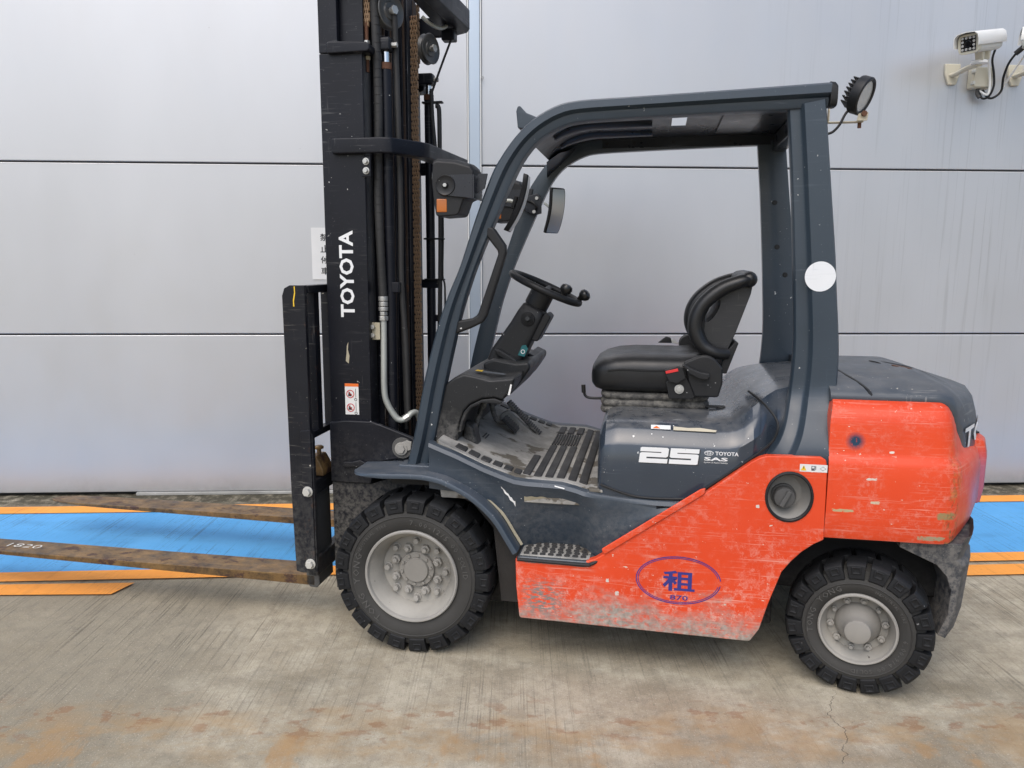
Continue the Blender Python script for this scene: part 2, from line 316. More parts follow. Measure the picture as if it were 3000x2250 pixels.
# ------------------------------------------------------------------ mesh helpers
def link(o, parent=None):
    C.objects.link(o)
    if parent is not None: o.parent = parent
    return o
def mk(name, verts, faces, mat, parent=None, bevel=0, seg=2, sub=0, angle=38, flat=False):
    me = bpy.data.meshes.new(name); me.from_pydata([tuple(v) for v in verts], [], faces)
    bm = bmesh.new(); bm.from_mesh(me); bmesh.ops.recalc_face_normals(bm, faces=bm.faces); bm.to_mesh(me); bm.free()
    me.materials.append(M[mat] if isinstance(mat, str) else mat)
    o = link(bpy.data.objects.new(name, me), parent); finish(o, bevel, seg, sub, angle, flat); return o
def finish(o, bevel=0, seg=2, sub=0, angle=38, flat=False):
    me = o.data
    if not flat:
        me.polygons.foreach_set('use_smooth', [True]*len(me.polygons))
        if not bevel and not sub: me.set_sharp_from_angle(angle=R(angle))
    if bevel:
        b = o.modifiers.new('bevel', 'BEVEL'); b.width = bevel; b.segments = seg; b.limit_method = 'ANGLE'; b.angle_limit = R(32); b.use_clamp_overlap = True
        wn = o.modifiers.new('wn', 'WEIGHTED_NORMAL'); wn.keep_sharp = False
    if sub:
        s = o.modifiers.new('sub', 'SUBSURF'); s.levels = sub; s.render_levels = sub
class MB:
    """collects pieces that belong to one part"""
    def __init__(s): s.v = []; s.f = []
    def add(s, v, f):
        k = len(s.v); s.v += [tuple(q) for q in v]; s.f += [tuple(i+k for i in q) for q in f]; return s
    def build(s, name, mat, parent=None, **k): return mk(name, s.v, s.f, mat, parent, **k)
def g_prism(pts, a0, a1, axis='y'):
    n = len(pts); P = (lambda p, a: (p[0], a, p[1])) if axis == 'y' else (lambda p, a: (p[0], p[1], a)) if axis == 'z' else (lambda p, a: (a, p[0], p[1]))
    v = [P(p, a0) for p in pts]+[P(p, a1) for p in pts]
    f = [tuple(range(n)), tuple(range(2*n-1, n-1, -1))]+[(i, (i+1) % n, n+(i+1) % n, n+i) for i in range(n)]
    return v, f
def prism(name, pts, a0, a1, mat, parent=None, axis='y', **k): return mk(name, *g_prism(pts, a0, a1, axis), mat, parent, **k)
def g_box(x0, x1, y0, y1, z0, z1): return g_prism([(x0, z0), (x1, z0), (x1, z1), (x0, z1)], y0, y1)
def box(name, b, mat, parent=None, **k): return mk(name, *g_box(*b), mat, parent, **k)
def holed(name, outline, holes, y0, y1, mat, parent=None, **k):
    bm = bmesh.new(); ed = []
    for loop in [outline]+holes:
        vs_ = [bm.verts.new((p[0], y0, p[1])) for p in loop]
        ed += [bm.edges.new((vs_[i], vs_[(i+1) % len(vs_)])) for i in range(len(vs_))]
    bmesh.ops.triangle_fill(bm, edges=ed, use_beauty=True, normal=(0, -1, 0))
    ex = bmesh.ops.extrude_face_region(bm, geom=list(bm.faces))
    bmesh.ops.translate(bm, verts=[q for q in ex['geom'] if isinstance(q, bmesh.types.BMVert)], vec=(0, y1-y0, 0))
    bmesh.ops.recalc_face_normals(bm, faces=bm.faces)
    me = bpy.data.meshes.new(name); bm.to_mesh(me); bm.free(); me.materials.append(M[mat])
    o = link(bpy.data.objects.new(name, me), parent); finish(o, **k); return o
def g_loft(rings, closed=True, caps=True):
    n = len(rings[0]); v = [p for r in rings for p in r]; f = []
    for i in range(len(rings)-1):
        for j in range(n if closed else n-1):
            a, b = i*n+j, i*n+(j+1) % n
            f.append((a, b, b+n, a+n))
    if caps and closed: f += [tuple(range(n)), tuple(range((len(rings)-1)*n, len(rings)*n))]
    return v, f
def loft(name, rings, mat, parent=None, closed=True, caps=True, **k): return mk(name, *g_loft(rings, closed, caps), mat, parent, **k)
def g_lathe(prof, n=48, c=(0, 0, 0), closed=True):
    """profile of (r, y) turned about the y axis"""
    v = []; f = []; m = len(prof)
    for i in range(n):
        a = 2*math.pi*i/n
        v += [(c[0]+r*math.cos(a), c[1]+y, c[2]+r*math.sin(a)) for r, y in prof]
    for i in range(n):
        for j in range(m if closed else m-1):
            a, b = i*m+j, i*m+(j+1) % m; a2, b2 = ((i+1) % n)*m+j, ((i+1) % n)*m+(j+1) % m
            f.append((a, b, b2, a2))
    return v, f
def lathe(name, prof, mat, parent=None, n=48, c=(0, 0, 0), closed=True, **k): return mk(name, *g_lathe(prof, n, c, closed), mat, parent, **k)
def smooth_path(p, k=6):
    p = [Vector(q) for q in p]; o = []
    for i in range(len(p)-1):
        a, b, c, d = p[max(i-1, 0)], p[i], p[i+1], p[min(i+2, len(p)-1)]
        for j in range(k):
            t = j/k; o.append(.5*((2*b)+(c-a)*t+(2*a-5*b+4*c-d)*t*t+(3*b-a-3*c+d)*t**3))
    return o+[p[-1]]
def g_tube(path, r, n=12, ry=None):
    path = [Vector(p) for p in path]; rings = []; pu = None
    for i, p in enumerate(path):
        t = (path[min(i+1, len(path)-1)]-path[max(i-1, 0)]).normalized()
        if pu is None: pu = Vector((0, 1, 0)) if abs(t.y) < .9 else Vector((0, 0, 1))
        s = t.cross(pu).normalized(); pu = s.cross(t).normalized()
        rr = r[i] if isinstance(r, (list, tuple)) else r; r2 = ry if ry else rr
        rings.append([p+s*rr*math.cos(2*math.pi*k/n)+pu*r2*math.sin(2*math.pi*k/n) for k in range(n)])
    return g_loft(rings)
def tube(name, path, r, mat, parent=None, n=12, smooth=0, ry=None, **k):
    if smooth: path = smooth_path(path, smooth)
    return mk(name, *g_tube(path, r, n, ry), mat, parent, **k)
def g_hex(c, d, r, h, n=6):
    c = Vector(c); d = Vector(d).normalized(); return g_tube([c, c+d*h], r, n)
def arc(cx, cz, r, a0, a1, n, rz=None): return [(cx+r*math.cos(R(a0+(a1-a0)*i/n)), cz+(rz or r)*math.sin(R(a0+(a1-a0)*i/n))) for i in range(n+1)]
def sell(cy, cz, ay, az, n=24, e=4):
    o = []
    for i in range(n):
        t = 2*math.pi*(i+.5)/n; c, s = math.cos(t), math.sin(t)
        o.append((cy+ay*math.copysign(abs(c)**(2/e), c), cz+az*math.copysign(abs(s)**(2/e), s)))
    return o
def group(name, parent, loc=(0, 0, 0)):
    e = bpy.data.objects.new(name, None); link(e, parent); e.location = loc; e.empty_display_size = .05; return e
def tag(o, label, cat, grp=None):
    o['label'] = label; o['category'] = cat
    if grp: o['group'] = grp
    return o
def structure(o): o['kind'] = 'structure'; return o
def text_geo(s, bold=0., extrude=.0, res=2):
    cu = bpy.data.curves.new('t', 'FONT'); cu.body = s; cu.offset = bold; cu.extrude = extrude; cu.resolution_u = res
    cu.align_x = 'LEFT'
    o = bpy.data.objects.new('t', cu); C.objects.link(o); dg = bpy.context.evaluated_depsgraph_get(); dg.update()
    me = bpy.data.meshes.new_from_object(o.evaluated_get(dg)); bpy.data.objects.remove(o); bpy.data.curves.remove(cu)
    v = [tuple(q.co) for q in me.vertices]; f = [tuple(p.vertices) for p in me.polygons]; bpy.data.meshes.remove(me)
    if not v: return [(0, 0, 0)], [], (0, 1, 0, 1)
    xs = [q[0] for q in v]; ys = [q[1] for q in v]
    return v, f, (min(xs), max(xs), min(ys), max(ys))
def lettering(name, s, fn, mat, parent, w, h, bold=0., ext=.0006):
    """flat lettering w wide, h high; fn(u, v, depth) -> point"""
    v, f, (x0, x1, y0, y1) = text_geo(s, bold)
    pts = [((p[0]-x0)/(x1-x0)*w, (p[1]-y0)/(y1-y0)*h) for p in v]
    n = len(pts)
    me = bpy.data.meshes.new(name); me.from_pydata([fn(a, b, ext) for a, b in pts], [], f); me.materials.append(M[mat])
    return link(bpy.data.objects.new(name, me), parent)
def flat(name, pts, fn, mat, parent, ext=.0008):
    me = bpy.data.meshes.new(name); me.from_pydata([fn(a, b, ext) for a, b in pts], [], [tuple(range(len(pts)))]); me.materials.append(M[mat])
    return link(bpy.data.objects.new(name, me), parent)
def ring_flat(name, cx, cz, a, b, t, fn, mat, parent, a0=0, a1=360, n=64, ext=.0008):
    v = []; f = []
    for i in range(n+1):
        th = R(a0+(a1-a0)*i/n)
        v += [fn(cx+a*math.cos(th), cz+b*math.sin(th), ext), fn(cx+(a-t)*math.cos(th), cz+(b-t)*math.sin(th), ext)]
    for i in range(n): f.append((2*i, 2*i+1, 2*i+3, 2*i+2))
    me = bpy.data.meshes.new(name); me.from_pydata(v, [], f); me.materials.append(M[mat])
    return link(bpy.data.objects.new(name, me), parent)
def drape(name, cols, on, mat, parent, ext=.0012):
    """a thin patch laid on the near face of a part: columns of (x, z low, z high)"""
    bv = BVHTree.FromPolygons([v.co for v in on.data.vertices], [tuple(p.vertices) for p in on.data.polygons]); v = []
    for x, za, zb in cols:
        for k in range(3):
            z = za+(zb-za)*k/2; h = bv.ray_cast(Vector((x, -2, z)), Vector((0, 1, 0)))[0]
            v.append((x, (h.y if h else -.52)-ext, z))
    f = [(3*i+j, 3*i+3+j, 3*i+4+j, 3*i+1+j) for i in range(len(cols)-1) for j in range(2)]
    me = bpy.data.meshes.new(name); me.from_pydata(v, [], f); me.materials.append(M[mat])
    return link(bpy.data.objects.new(name, me), parent)
def side(y, x0=0, z0=0): return lambda a, b, e: (x0+a, y-e, z0+b)

# ================================================================== SETTING
structure(mk('ground', [(-60, -60, 0), (60, -60, 0), (60, 60, 0), (-60, 60, 0)], [(0, 1, 2, 3)], 'concrete'))
def strip(name, pts, z, mat):
    o = mk(name, [(x, y, z) for x, y in pts], [tuple(range(len(pts)))], mat); return structure(o)
X0, X1 = -9., 9.
lane = lambda c, x, k=.0500: c+k*x
strip('painted_lane', [(X0, 3.616+.058*X0), (X1, 3.616+.058*X1), (X1, lane(4.489, X1)), (X0, lane(4.489, X0))], .004, 'blue_floor')
strip('painted_line', [(X0, lane(4.486, X0)), (X1, lane(4.486, X1)), (X1, lane(4.612, X1)), (X0, lane(4.612, X0))], .008, 'orange_floor')
strip('painted_line', [(X0, 3.515+.062*X0), (X1, 3.515+.062*X1), (X1, 3.625+.062*X1), (X0, 3.625+.062*X0)], .008, 'orange_floor')
strip('painted_line', [(-2.36, 3.222), (-1.79, 3.236), (-1.745, 3.362), (-2.36, 3.335)], .008, 'orange_floor')
strip('painted_line', [(-2.62, 2.2), (-2.50, 2.2), (-2.362, 3.10), (-2.362, 3.335), (-2.46, 3.335)], .008, 'orange_floor')
strip('painted_line', [(.9, 3.350+.06*.9), (X1, 3.350+.06*X1), (X1, 3.475+.06*X1), (.9, 3.475+.06*.9)], .008, 'orange_floor')

wall = bpy.data.objects.new('factory_wall', None); link(wall); wall.location = (0, 4.8443, 0); wall.rotation_euler = (0, 0, math.atan(.0478))
tag(wall, 'grey metal-panel factory wall with horizontal joints behind the forklift', 'wall')
PH = 1.0317
box('backing', (-9, 9, .045, .20, .0, 6.4), 'joint', wall)
for i in range(6):
    z0 = i*PH+(.022 if i == 0 else .0045); z1 = (i+1)*PH-.0045
    for a, b in ((-9, -.275), (-.191, 9)):
        box('panel', (a, b, 0, .05, z0, z1), 'panel', wall, bevel=.006, seg=2)
for i in range(1, 6):
    for a, b in ((-9, -.276), (-.190, 9)): box('joint_flashing', (a, b, .004, .03, i*PH-.0042, i*PH+.0008), 'joint', wall); box('joint_highlight', (a, b, -.0012, .010, i*PH-.0105, i*PH-.0085), 'cam_white', wall)  # the white strip paints in the highlight along the panel bevel
box('corner_trim', (-.266, -.200, -.010, .05, .03, 6.2), 'trim', wall, bevel=.004)
MB().add(*g_box(-.2745, -.2675, -.014, .05, .03, 6.2)).add(*g_box(-.1985, -.1915, -.014, .05, .03, 6.2)).build('trim_edge', 'cam_white', wall, bevel=.002)
box('kick_strip', (-2.4, -.30, -.012, .03, .001, .020), 'kick', wall, bevel=.003)
tube('screw_eye', [(-.19, -.001, 2.57), (-.19, -.02, 2.57), (-.185, -.03, 2.578), (-.178, -.03, 2.57), (-.185, -.03, 2.562)], .003, 'steel', wall, n=6, smooth=4)

# paper notice on the wall, half hidden by the mast
sign = tag(box('notice_sign', (-1.236, -.99, -.006, -.0015, 1.372, 1.686), 'sticker_white'), 'white paper notice with black Chinese characters taped to the wall', 'sign')
sign.parent = None
sign.matrix_world = wall.matrix_basis.copy()
sf = lambda x0, z0: (lambda a, b, e: (x0+a, -.0065-e, z0+b))
for ch, z in zip('禁止停車', (1.606, 1.537, 1.470, 1.402)): lettering('character', ch, sf(-1.182, z), 'sticker_black', sign, .052, .044, bold=.012)

# ================================================================== FORKLIFT  (x: + to the rear, y: - near side, z up, origin under the front axle)
FL = bpy.data.objects.new('forklift', None); link(FL); FL.location = (-.2751, 3.3045, 0); FL.rotation_euler = (0, 0, -R(10.381))
tag(FL, 'worn orange and dark grey counterbalance forklift parked on the concrete', 'forklift')

# ---- wheels
def wheel(name, loc, rz, Rt, wd, rr, lugs, front, flip=False, text=()):
    W = group(name, FL, loc); W.rotation_euler = (0, 0, rz+(math.pi if flip else 0))
    # tyre: carcass plus moulded lugs in one body
    b = MB()
    rs = Rt-.058
    prof = [(rr-.004, .010), (rr+.004, .001), (rr+.016, -.002), (rr+.022, -.006), (rs-.012, -.009), (rs, -.004), (rs+.004, .004), (Rt-.030, .012), (Rt-.024, .03),
            (Rt-.024, wd-.03), (Rt-.03, wd-.012), (rs, wd+.004), (rr, wd), (rr-.004, wd-.02)]
    t = lathe('tyre', prof, 'sidewall', W, n=72)
    lg = MB(); pitch = 2*math.pi/lugs
    for row in (0, 1):
        for i in range(lugs):
            th0 = (i+.5*row)*pitch
            sec = [(rs-.002, -.004), (rs+.004, -.0095), (Rt-.010, -.006), (Rt-.002, .004), (Rt, .018), (Rt-.001, wd*.50), (Rt-.028, wd*.5), (Rt-.034, .022), (rs, .010)]
            if row: sec = [(r, wd-y) for r, y in sec]
            jit = random.uniform(-.006, .006)
            rings = []
            for k in range(5):
                q = -1+.5*k; tap = .41 if abs(q) < .9 else .40
                th = th0+jit+pitch*tap*q
                sk = [(r, y) for r, y in sec]
                rings.append([(r*math.cos(th-(.18*pitch*(min(max(y, 0), wd)/wd-.0)*(1 if row == 0 else -1))), y, r*math.sin(th-(.18*pitch*(min(max(y, 0), wd)/wd)*(1 if row == 0 else -1)))) for r, y in sk])
            lg.add(*g_loft(rings))
            if row == 0:       # little square boss moulded on the lug's shoulder
                rm = Rt-.026; bs = []
                for s_, dep in ((.0165, -.0068), (.0150, -.0112), (.0098, -.0112), (.0088, -.0078)):
                    bs.append([((rm+a)*math.cos(th0)-c*math.sin(th0), dep, (rm+a)*math.sin(th0)+c*math.cos(th0)) for a, c in ((-s_*.85, -s_), (s_*.85, -s_), (s_*.85, s_), (-s_*.85, s_))])
                lg.add(*g_loft(bs))
    lo = lg.build('tread_lugs', 'rubber', W, bevel=.003, seg=1)
    if not flip:
        ridge = lathe('sidewall_ridge', [(rs-.016, -.0085), (rs-.013, -.0115), (rs-.010, -.0085)], 'sidewall', W, n=72)
        for s, rad, a0, hgt, step in text:
            a = a0
            for word in s.split(' '):
                allv = []; allf = []
                for ch in word:
                    v, f, (x0, x1, y0, y1) = text_geo(ch, .0, 0, 1)
                    sc = hgt/.72; k0 = len(allv)
                    for p in v:
                        u = (p[0]-(x0+x1)/2)*sc; q = rad+p[1]*sc
                        an = a-u/rad
                        allv.append((q*math.cos(an), -.0115, q*math.sin(an)))
                    allf += [tuple(i+k0 for i in q) for q in f]
                    a -= step/rad
                a -= step/rad
                me = bpy.data.meshes.new('sidewall_lettering'); me.from_pydata(allv, [], allf); me.materials.append(M['rubber_text'])
                link(bpy.data.objects.new('sidewall_lettering', me), W)
    if front:
        d = .070
        lathe('rim_flange', [(rr-.001, .012), (rr+.001, -.005), (rr-.003, -.010), (rr-.009, -.009), (rr-.013, .000), (rr-.011, .012)], 'rim_lip', W, n=72)
        lathe('rim', [(rr-.0115, .003), (rr-.020, .012), (rr-.031, .030), (rr-.040, .05), (rr-.046, d+.006), (.09, d+.012), (.03, d+.012), (.03, d+.03), (rr-.03, d+.03), (rr-.006, .03)], 'rim_dish', W, n=72)
        lathe('hub', [(0, d-.014), (.046, d-.014), (.049, d-.010), (.049, d-.004), (.067, d-.003), (.069, d), (.069, d+.016), (0, d+.016)], 'rim', W, n=48, closed=False)
        for i in range(8):
            a = R(i*45+22); c = (.090*math.cos(a), d+.014, .090*math.sin(a))
            MB().add(*g_tube([c, (c[0], d-.006, c[2])], .0185, 6)).add(*g_tube([c, (c[0], d-.020, c[2])], .0095, 10)).build('wheel_nut', 'rim_lip', W, bevel=.0015, seg=1)
            a = R(i*45+44); c = (.116*math.cos(a), d+.012, .116*math.sin(a))
            MB().add(*g_tube([c, (c[0], d+.005, c[2])], .0165, 12)).add(*g_tube([c, (c[0], d-.014, c[2])], .0115, 6)).build('rim_bolt', 'rim_lip', W, bevel=.001, seg=1)
        for i in range(10):
            a = R(i*36+10); c = (.0582*math.cos(a), d, .0582*math.sin(a))
            mk('hub_bolt', *g_tube([c, (c[0], d-.010, c[2])], .0068, 6), 'rim', W, bevel=.001, seg=1)
    else:
        d = .052
        lathe('rim_flange', [(rr-.001, .012), (rr+.001, -.005), (rr-.003, -.010), (rr-.008, -.009), (rr-.011, .000), (rr-.010, .012)], 'rim_lip', W, n=72)
        lathe('rim', [(rr-.0105, .003), (rr-.014, .010), (rr-.022, .03), (rr-.028, d), (.02, d+.004), (.02, d+.02), (rr-.02, d+.02), (rr-.005, .03)], 'rim_dish', W, n=72)
        lathe('hub', [(0, -.032), (.034, -.032), (.041, -.029), (.043, -.022), (.043, -.012), (.048, .004), (.058, .020), (.068, .034), (.074, .046), (.075, d+.006), (0, d+.006)], 'rim', W, n=48, closed=False)
        for i in range(10):
            a = R(i*36+8); c = (.088*math.cos(a), d+.004, .088*math.sin(a)); big = i % 3 != 1
            MB().add(*g_tube([c, (c[0], d-.012, c[2])], .0138 if big else .0105, 6)).add(*g_tube([c, (c[0], d-.022, c[2])], .0068, 10)).build('wheel_nut', 'rim_lip', W, bevel=.001, seg=1)
    return W
M['rubber_text'] = worn('tyre_lettering', (.085, .083, .078), .8, var=.2)
RF, RR_ = .307, .2375
wheel('front_wheel', (0, -.57, RF), 0, RF, .19, .181, 21, True, text=(('7.00-12/5.00 SOLID', .205, R(88), .020, .0175), ('TONG YONG', .203, R(232), .026, .031), ('INDUSTRIAL TIRE', .213, R(158), .012, .0112)))
wheel('front_wheel', (0, .57, RF), 0, RF, .19, .181, 21, True, flip=True)
wheel('rear_wheel', (1.592, -.555, RR_), -R(14), RR_, .155, .127, 19, False, text=(('TONG YONG', .144, R(190), .020, .023), ('6.00-9/4.00 SOLID', .142, R(-5), .016, .0135), ('INDUSTRIAL TIRE', .148, R(72), .010, .0092)))
wheel('rear_wheel', (1.592, .555, RR_), -R(14), RR_, .155, .127, 19, False, flip=True)

M['underdirt'] = worn('arch_dirt', (.030, .028, .026), .95, var=.3, bump=.8, bscale=90)
# ---- underbody
MB().add(*g_box(-.16, 1.34, -.36, .36, .135, .56)).add(*g_box(1.34, 1.93, -.385, .385, .30, .56)).build('chassis', 'dark', FL, bevel=.01)  # solid chassis volume, also lowered to block light under the truck
MB().add(*g_tube([(0, -.46, RF), (0, .46, RF)], .085, 16)).build('front_axle', 'dark', FL)
MB().add(*g_tube([(1.592, -.46, RR_), (1.592, .46, RR_)], .045, 16)).add(*g_box(1.53, 1.66, -.40, .40, .20, .30)).build('rear_axle', 'dark', FL)
prism('arch_liner', [(1.30, .30), (1.34, .42), (1.40, .50), (1.47, .546), (1.70, .546), (1.70, .60), (1.30, .60)], -.53, -.34, 'dark', FL)
prism('inner_arch', [(.33, .20), (.405, .20), (.405, .43), (.34, .55), (.25, .63), (.10, .68), (-.10, .68), (-.10, .64), (.08, .64), (.22, .58), (.30, .49)], -.485, -.33, 'underdirt', FL)

M['chalk'] = worn('chalk_white', (.70, .69, .64), .9, var=.1)
M['bolt_white'] = worn('pale_bolt', (.44, .43, .39), .5, var=.15)
M['carriage_dirt'] = worn('dusty_shank', (.085, .083, .078), .8, var=.25, scratch=.3, bump=.3, bscale=80)
M['mast_dirty'] = worn('mast_mud', (.012, .013, .017), .6, var=.3, scratch=.6, sc_col=(.2, .195, .18), dust=1.0, dz=(.40, .95), dust_col=(.13, .123, .11), bump=.4, bscale=60, spec=0.25)
M['sheave'] = worn('sheave_steel', (.10, .10, .098), .4, metal=.5, var=.3)
# ---- forks, carriage and load backrest
for y0, y1 in ((-.405, -.265), (.265, .405)):
    ym = (y0+y1)/2; rings = []
    for x, z0, z1, hw in ((-.468, .160, .205, .070), (-.60, .162, .202, .070), (-1.2, .171, .2, .070), (-1.9, .181, .199, .070), (-2.10, .183, .198, .068), (-2.22, .186, .197, .058), (-2.30, .188, .196, .040), (-2.335, .190, .195, .018)):
        rings.append([(x, ym-hw, z0), (x, ym+hw, z0), (x, ym+hw, z1), (x, ym-hw, z1)])
    f = loft('fork', rings, 'fork', FL, bevel=.004)
    prism('fork_shank', [(-.508, .17), (-.49, .152), (-.462, .15), (-.448, .165), (-.452, .60), (-.485, .60)], y0, y1, 'carriage_dirt', f, bevel=.004)
    if y0 < 0:
        lettering('chalk_number', '1820', lambda a, b, e: (-1.985+a, y0+.052+b, .2002+e*2), 'chalk', f, .165, .040, -.012)
MB().add(*g_box(-.475, -.43, -.452, .452, .557, .618)).build('upper_carriage_bar', 'carriage', FL, bevel=.006)
MB().add(*g_box(-.475, -.43, -.452, .452, .222, .300)).build('lower_carriage_bar', 'carriage', FL, bevel=.006)
for y in (-.15, .15): box('carriage_plate', (-.44, -.36, y-.015, y+.015, .24, .92), 'carriage', FL, bevel=.004)
br = MB().add(*g_box(-.462, -.418, -.470, .470, 1.360, 1.390)).build('load_backrest', 'carriage', FL, bevel=.003)
for s in (-1, 1):
    pts = [(-.510, 1.352), (-.500, 1.380), (-.478, 1.391), (-.418, 1.391), (-.418, .84), (-.408, .82), (-.408, .262), (-.470, .256), (-.498, .262), (-.506, .60)]
    u = prism('upright', pts, s*.505, s*.482, 'carriage', br, bevel=.003)
    prism('upright_flange', [(-.4135, .84), (-.455, .835), (-.450, .27), (-.4135, .27)], s*.512, s*.5055, 'carriage', br, bevel=.002)
    for z in (.595, .300):
        MB().add(*g_tube([(-.432, s*.511, z), (-.432, s*.517, z)], .021, 16)).add(*g_tube([(-.432, s*.515, z), (-.432, s*.532, z)], .0155, 6)).build('bolt', 'bolt_white', br, bevel=.002)
for y in (-.355, -.21, -.07, .07, .21, .355): box('bar', (-.478, -.440, y-.024, y+.024, .81, 1.37), 'carriage', br, bevel=.003)
box('lower_rail', (-.476, -.442, -.470, .470, .785, .812), 'carriage', br, bevel=.003)
lk = MB().add(*g_prism([(-.513, .619), (-.513, .66), (-.505, .69), (-.482, .700), (-.452, .700), (-.436, .672), (-.424, .642), (-.424, .619)], -.385, -.285)).build('fork_lock', 'fork', FL, bevel=.008)
lathe('lock_knob', [(0, .0), (.009, 0), (.009, .022), (.019, .026), (.020, .034), (.014, .038), (0, .038)], 'fork', lk, n=20, c=(0, 0, 0), closed=False).matrix_local = Matrix.Translation((-.462, -.335, .698)) @ Matrix.Rotation(R(90), 4, 'X')

# ---- mast
LEAN = 0
for s in (-1, 1):
    yo = s*.362; yi = s*.275
    mr = MB()
    sec = [(-.392, yo), (-.222, yo), (-.222, yi), (-.240, yi), (-.240, s*.338), (-.374, s*.338), (-.374, yi), (-.392, yi)]
    mr.add(*g_prism(sec, .14, 2.245, 'z'))
    mr.add(*g_prism([(-.392, yo), (-.318, yo), (-.318, s*.338), (-.374, s*.338), (-.374, yi), (-.392, yi)], 2.247, 3.0, 'z'))
    rail = mr.build('mast_rail', 'mast', FL, bevel=.003)
    ir = MB().add(*g_prism([(-.372, s*.330), (-.228, s*.330), (-.228, s*.262), (-.246, s*.262), (-.246, s*.314), (-.354, s*.314), (-.354, s*.262), (-.372, s*.262)], .18, 3.05, 'z')).build('inner_mast_rail', 'mast', FL, bevel=.002)
    MB().add(*g_prism([(-.345, s*.255), (-.205, s*.255), (-.205, s*.200), (-.222, s*.200), (-.222, s*.240), (-.345, s*.240)], .16, 2.95, 'z')).build('carriage_rail', 'mast', FL, bevel=.002)
    box('rail_wear_strip', (-.2045, -.202, min(s*.252, s*.205), max(s*.252, s*.205), .30, 2.6), 'mast_rust', ir)
    # lift cylinder with chrome rod
    cy = tube('lift_cylinder', [(-.158, s*.283, .25), (-.158, s*.283, 2.205)], .0205, 'mast', FL, n=20)
    tube('rod', [(-.158, s*.283, 2.20), (-.158, s*.283, 2.30)], .0135, 'chrome', cy, n=16)
    tube('gland', [(-.158, s*.283, 2.198), (-.158, s*.283, 2.222)], .0225, 'rusty', cy, n=20)
    box('rod_clamp', (-.205, -.133, min(s*.31, s*.255), max(s*.31, s*.255), 2.262, 2.312), 'mast', cy, bevel=.008)
    for dz in (0, ): mk('clamp_bolt', *g_tube([(-.135, s*.283, 2.286), (-.112, s*.283, 2.286)], .010, 6), 'steel', cy, bevel=.001)
    MB().add(*g_box(-.200, -.120, min(s*.30, s*.262), max(s*.30, s*.262), 1.36, 1.40)).build('cylinder_clamp', 'mast', cy, bevel=.003)
    # chain anchor bracket and stub of chain
    bk = prism('chain_bracket', [(-.357, 2.246), (-.350, 2.240), (-.195, 2.242), (-.186, 2.250), (-.186, 2.268), (-.200, 2.276), (-.345, 2.284), (-.357, 2.276)], s*.382, s*.300, 'mast', FL, bevel=.006)
    ar = tube('anchor_rod', [(-.221, s*.312, 2.185), (-.221, s*.312, 2.36)], .0075, 'rusty', bk, n=10)
    mk('anchor_nut', *g_tube([(-.221, s*.312, 2.2285), (-.221, s*.312, 2.2415)], .0125, 6), 'cream', bk, bevel=.001)
    mk('anchor_nut', *g_tube([(-.221, s*.312, 2.278), (-.221, s*.312, 2.297)], .0125, 6), 'steel', bk, bevel=.001)
    # sheave for the lift chain
    yy = s*.262; tw = Matrix.Translation((-.150, yy, 2.412)) @ Matrix.Rotation(R(62 if s < 0 else 70), 4, 'Z')
    q = lathe('hose_sheave', [(.012, -.014), (.030, -.014), (.034, -.009), (.050, -.009), (.062, -.016), (.065, -.013), (.056, 0), (.065, .013), (.062, .016), (.050, .009), (.034, .009), (.030, .014), (.012, .014)], 'sheave', FL, n=40)
    q.matrix_local = tw
    MB().add(*g_tube([(0, -.03, 0), (0, .03, 0)], .012, 12)).add(*g_tube([(0, -.036, 0), (0, -.026, 0)], .017, 6)).build('axle_bolt', 'steel', q, bevel=.001)

for y, mt, x1 in ((-.176, 'mast', -.212), (-.158, 'mast_rust', -.206), (-.118, 'mast', -.200), (-.100, 'mast_rust', -.198), (-.060, 'mast', -.204), (.010, 'mast', -.190), (.024, 'mast_rust', -.184), (.110, 'mast', -.20)):
    box('mast_channel', (-.30, x1, y-.006, y+.006, .28, 2.62), mt, FL, bevel=.002, seg=1)
def chain(name, x, y, z0, z1, wd=.030, px=.0185):
    """leaf chain: pins in the part, each link a piece of its own"""
    n = int((z1-z0)/px); pins = MB()
    for i in range(n+1): pins.add(*g_tube([(x-wd/2, y, z0+i*px), (x+wd/2, y, z0+i*px)], .0035, 8))
    ch = pins.build(name, 'rusty', FL); lm = None
    for i in range(n):
        b = MB(); zc = z0+(i+.5)*px
        if lm is None or i < 2:
            for k in range(3):
                xx = -wd/2+.002+k*(wd/3)+(.005 if i % 2 else 0)
                out = [(yy, zz) for yy, zz in arc(0, px/2, .0068, -10, 190, 5)+arc(0, -px/2, .0068, 170, 370, 5)]
                b.add(*g_prism(out, xx, xx+.0042, 'x'))
            l = b.build('chain_link', 'chain', ch)
            if i == 0: lm0 = l.data
            else: lm = l.data
        else:
            l = link(bpy.data.objects.new('chain_link', lm if i % 2 else lm0), ch)
            l.data.materials
        l.location = (x, y, zc)
    return ch
chain('lift_chain', -.150, .045, .78, 2.50, .031)
chain('lift_chain', -.221, -.312, 2.352, 2.62, .024)
chain('lift_chain', -.221, .312, 2.352, 2.62, .024)

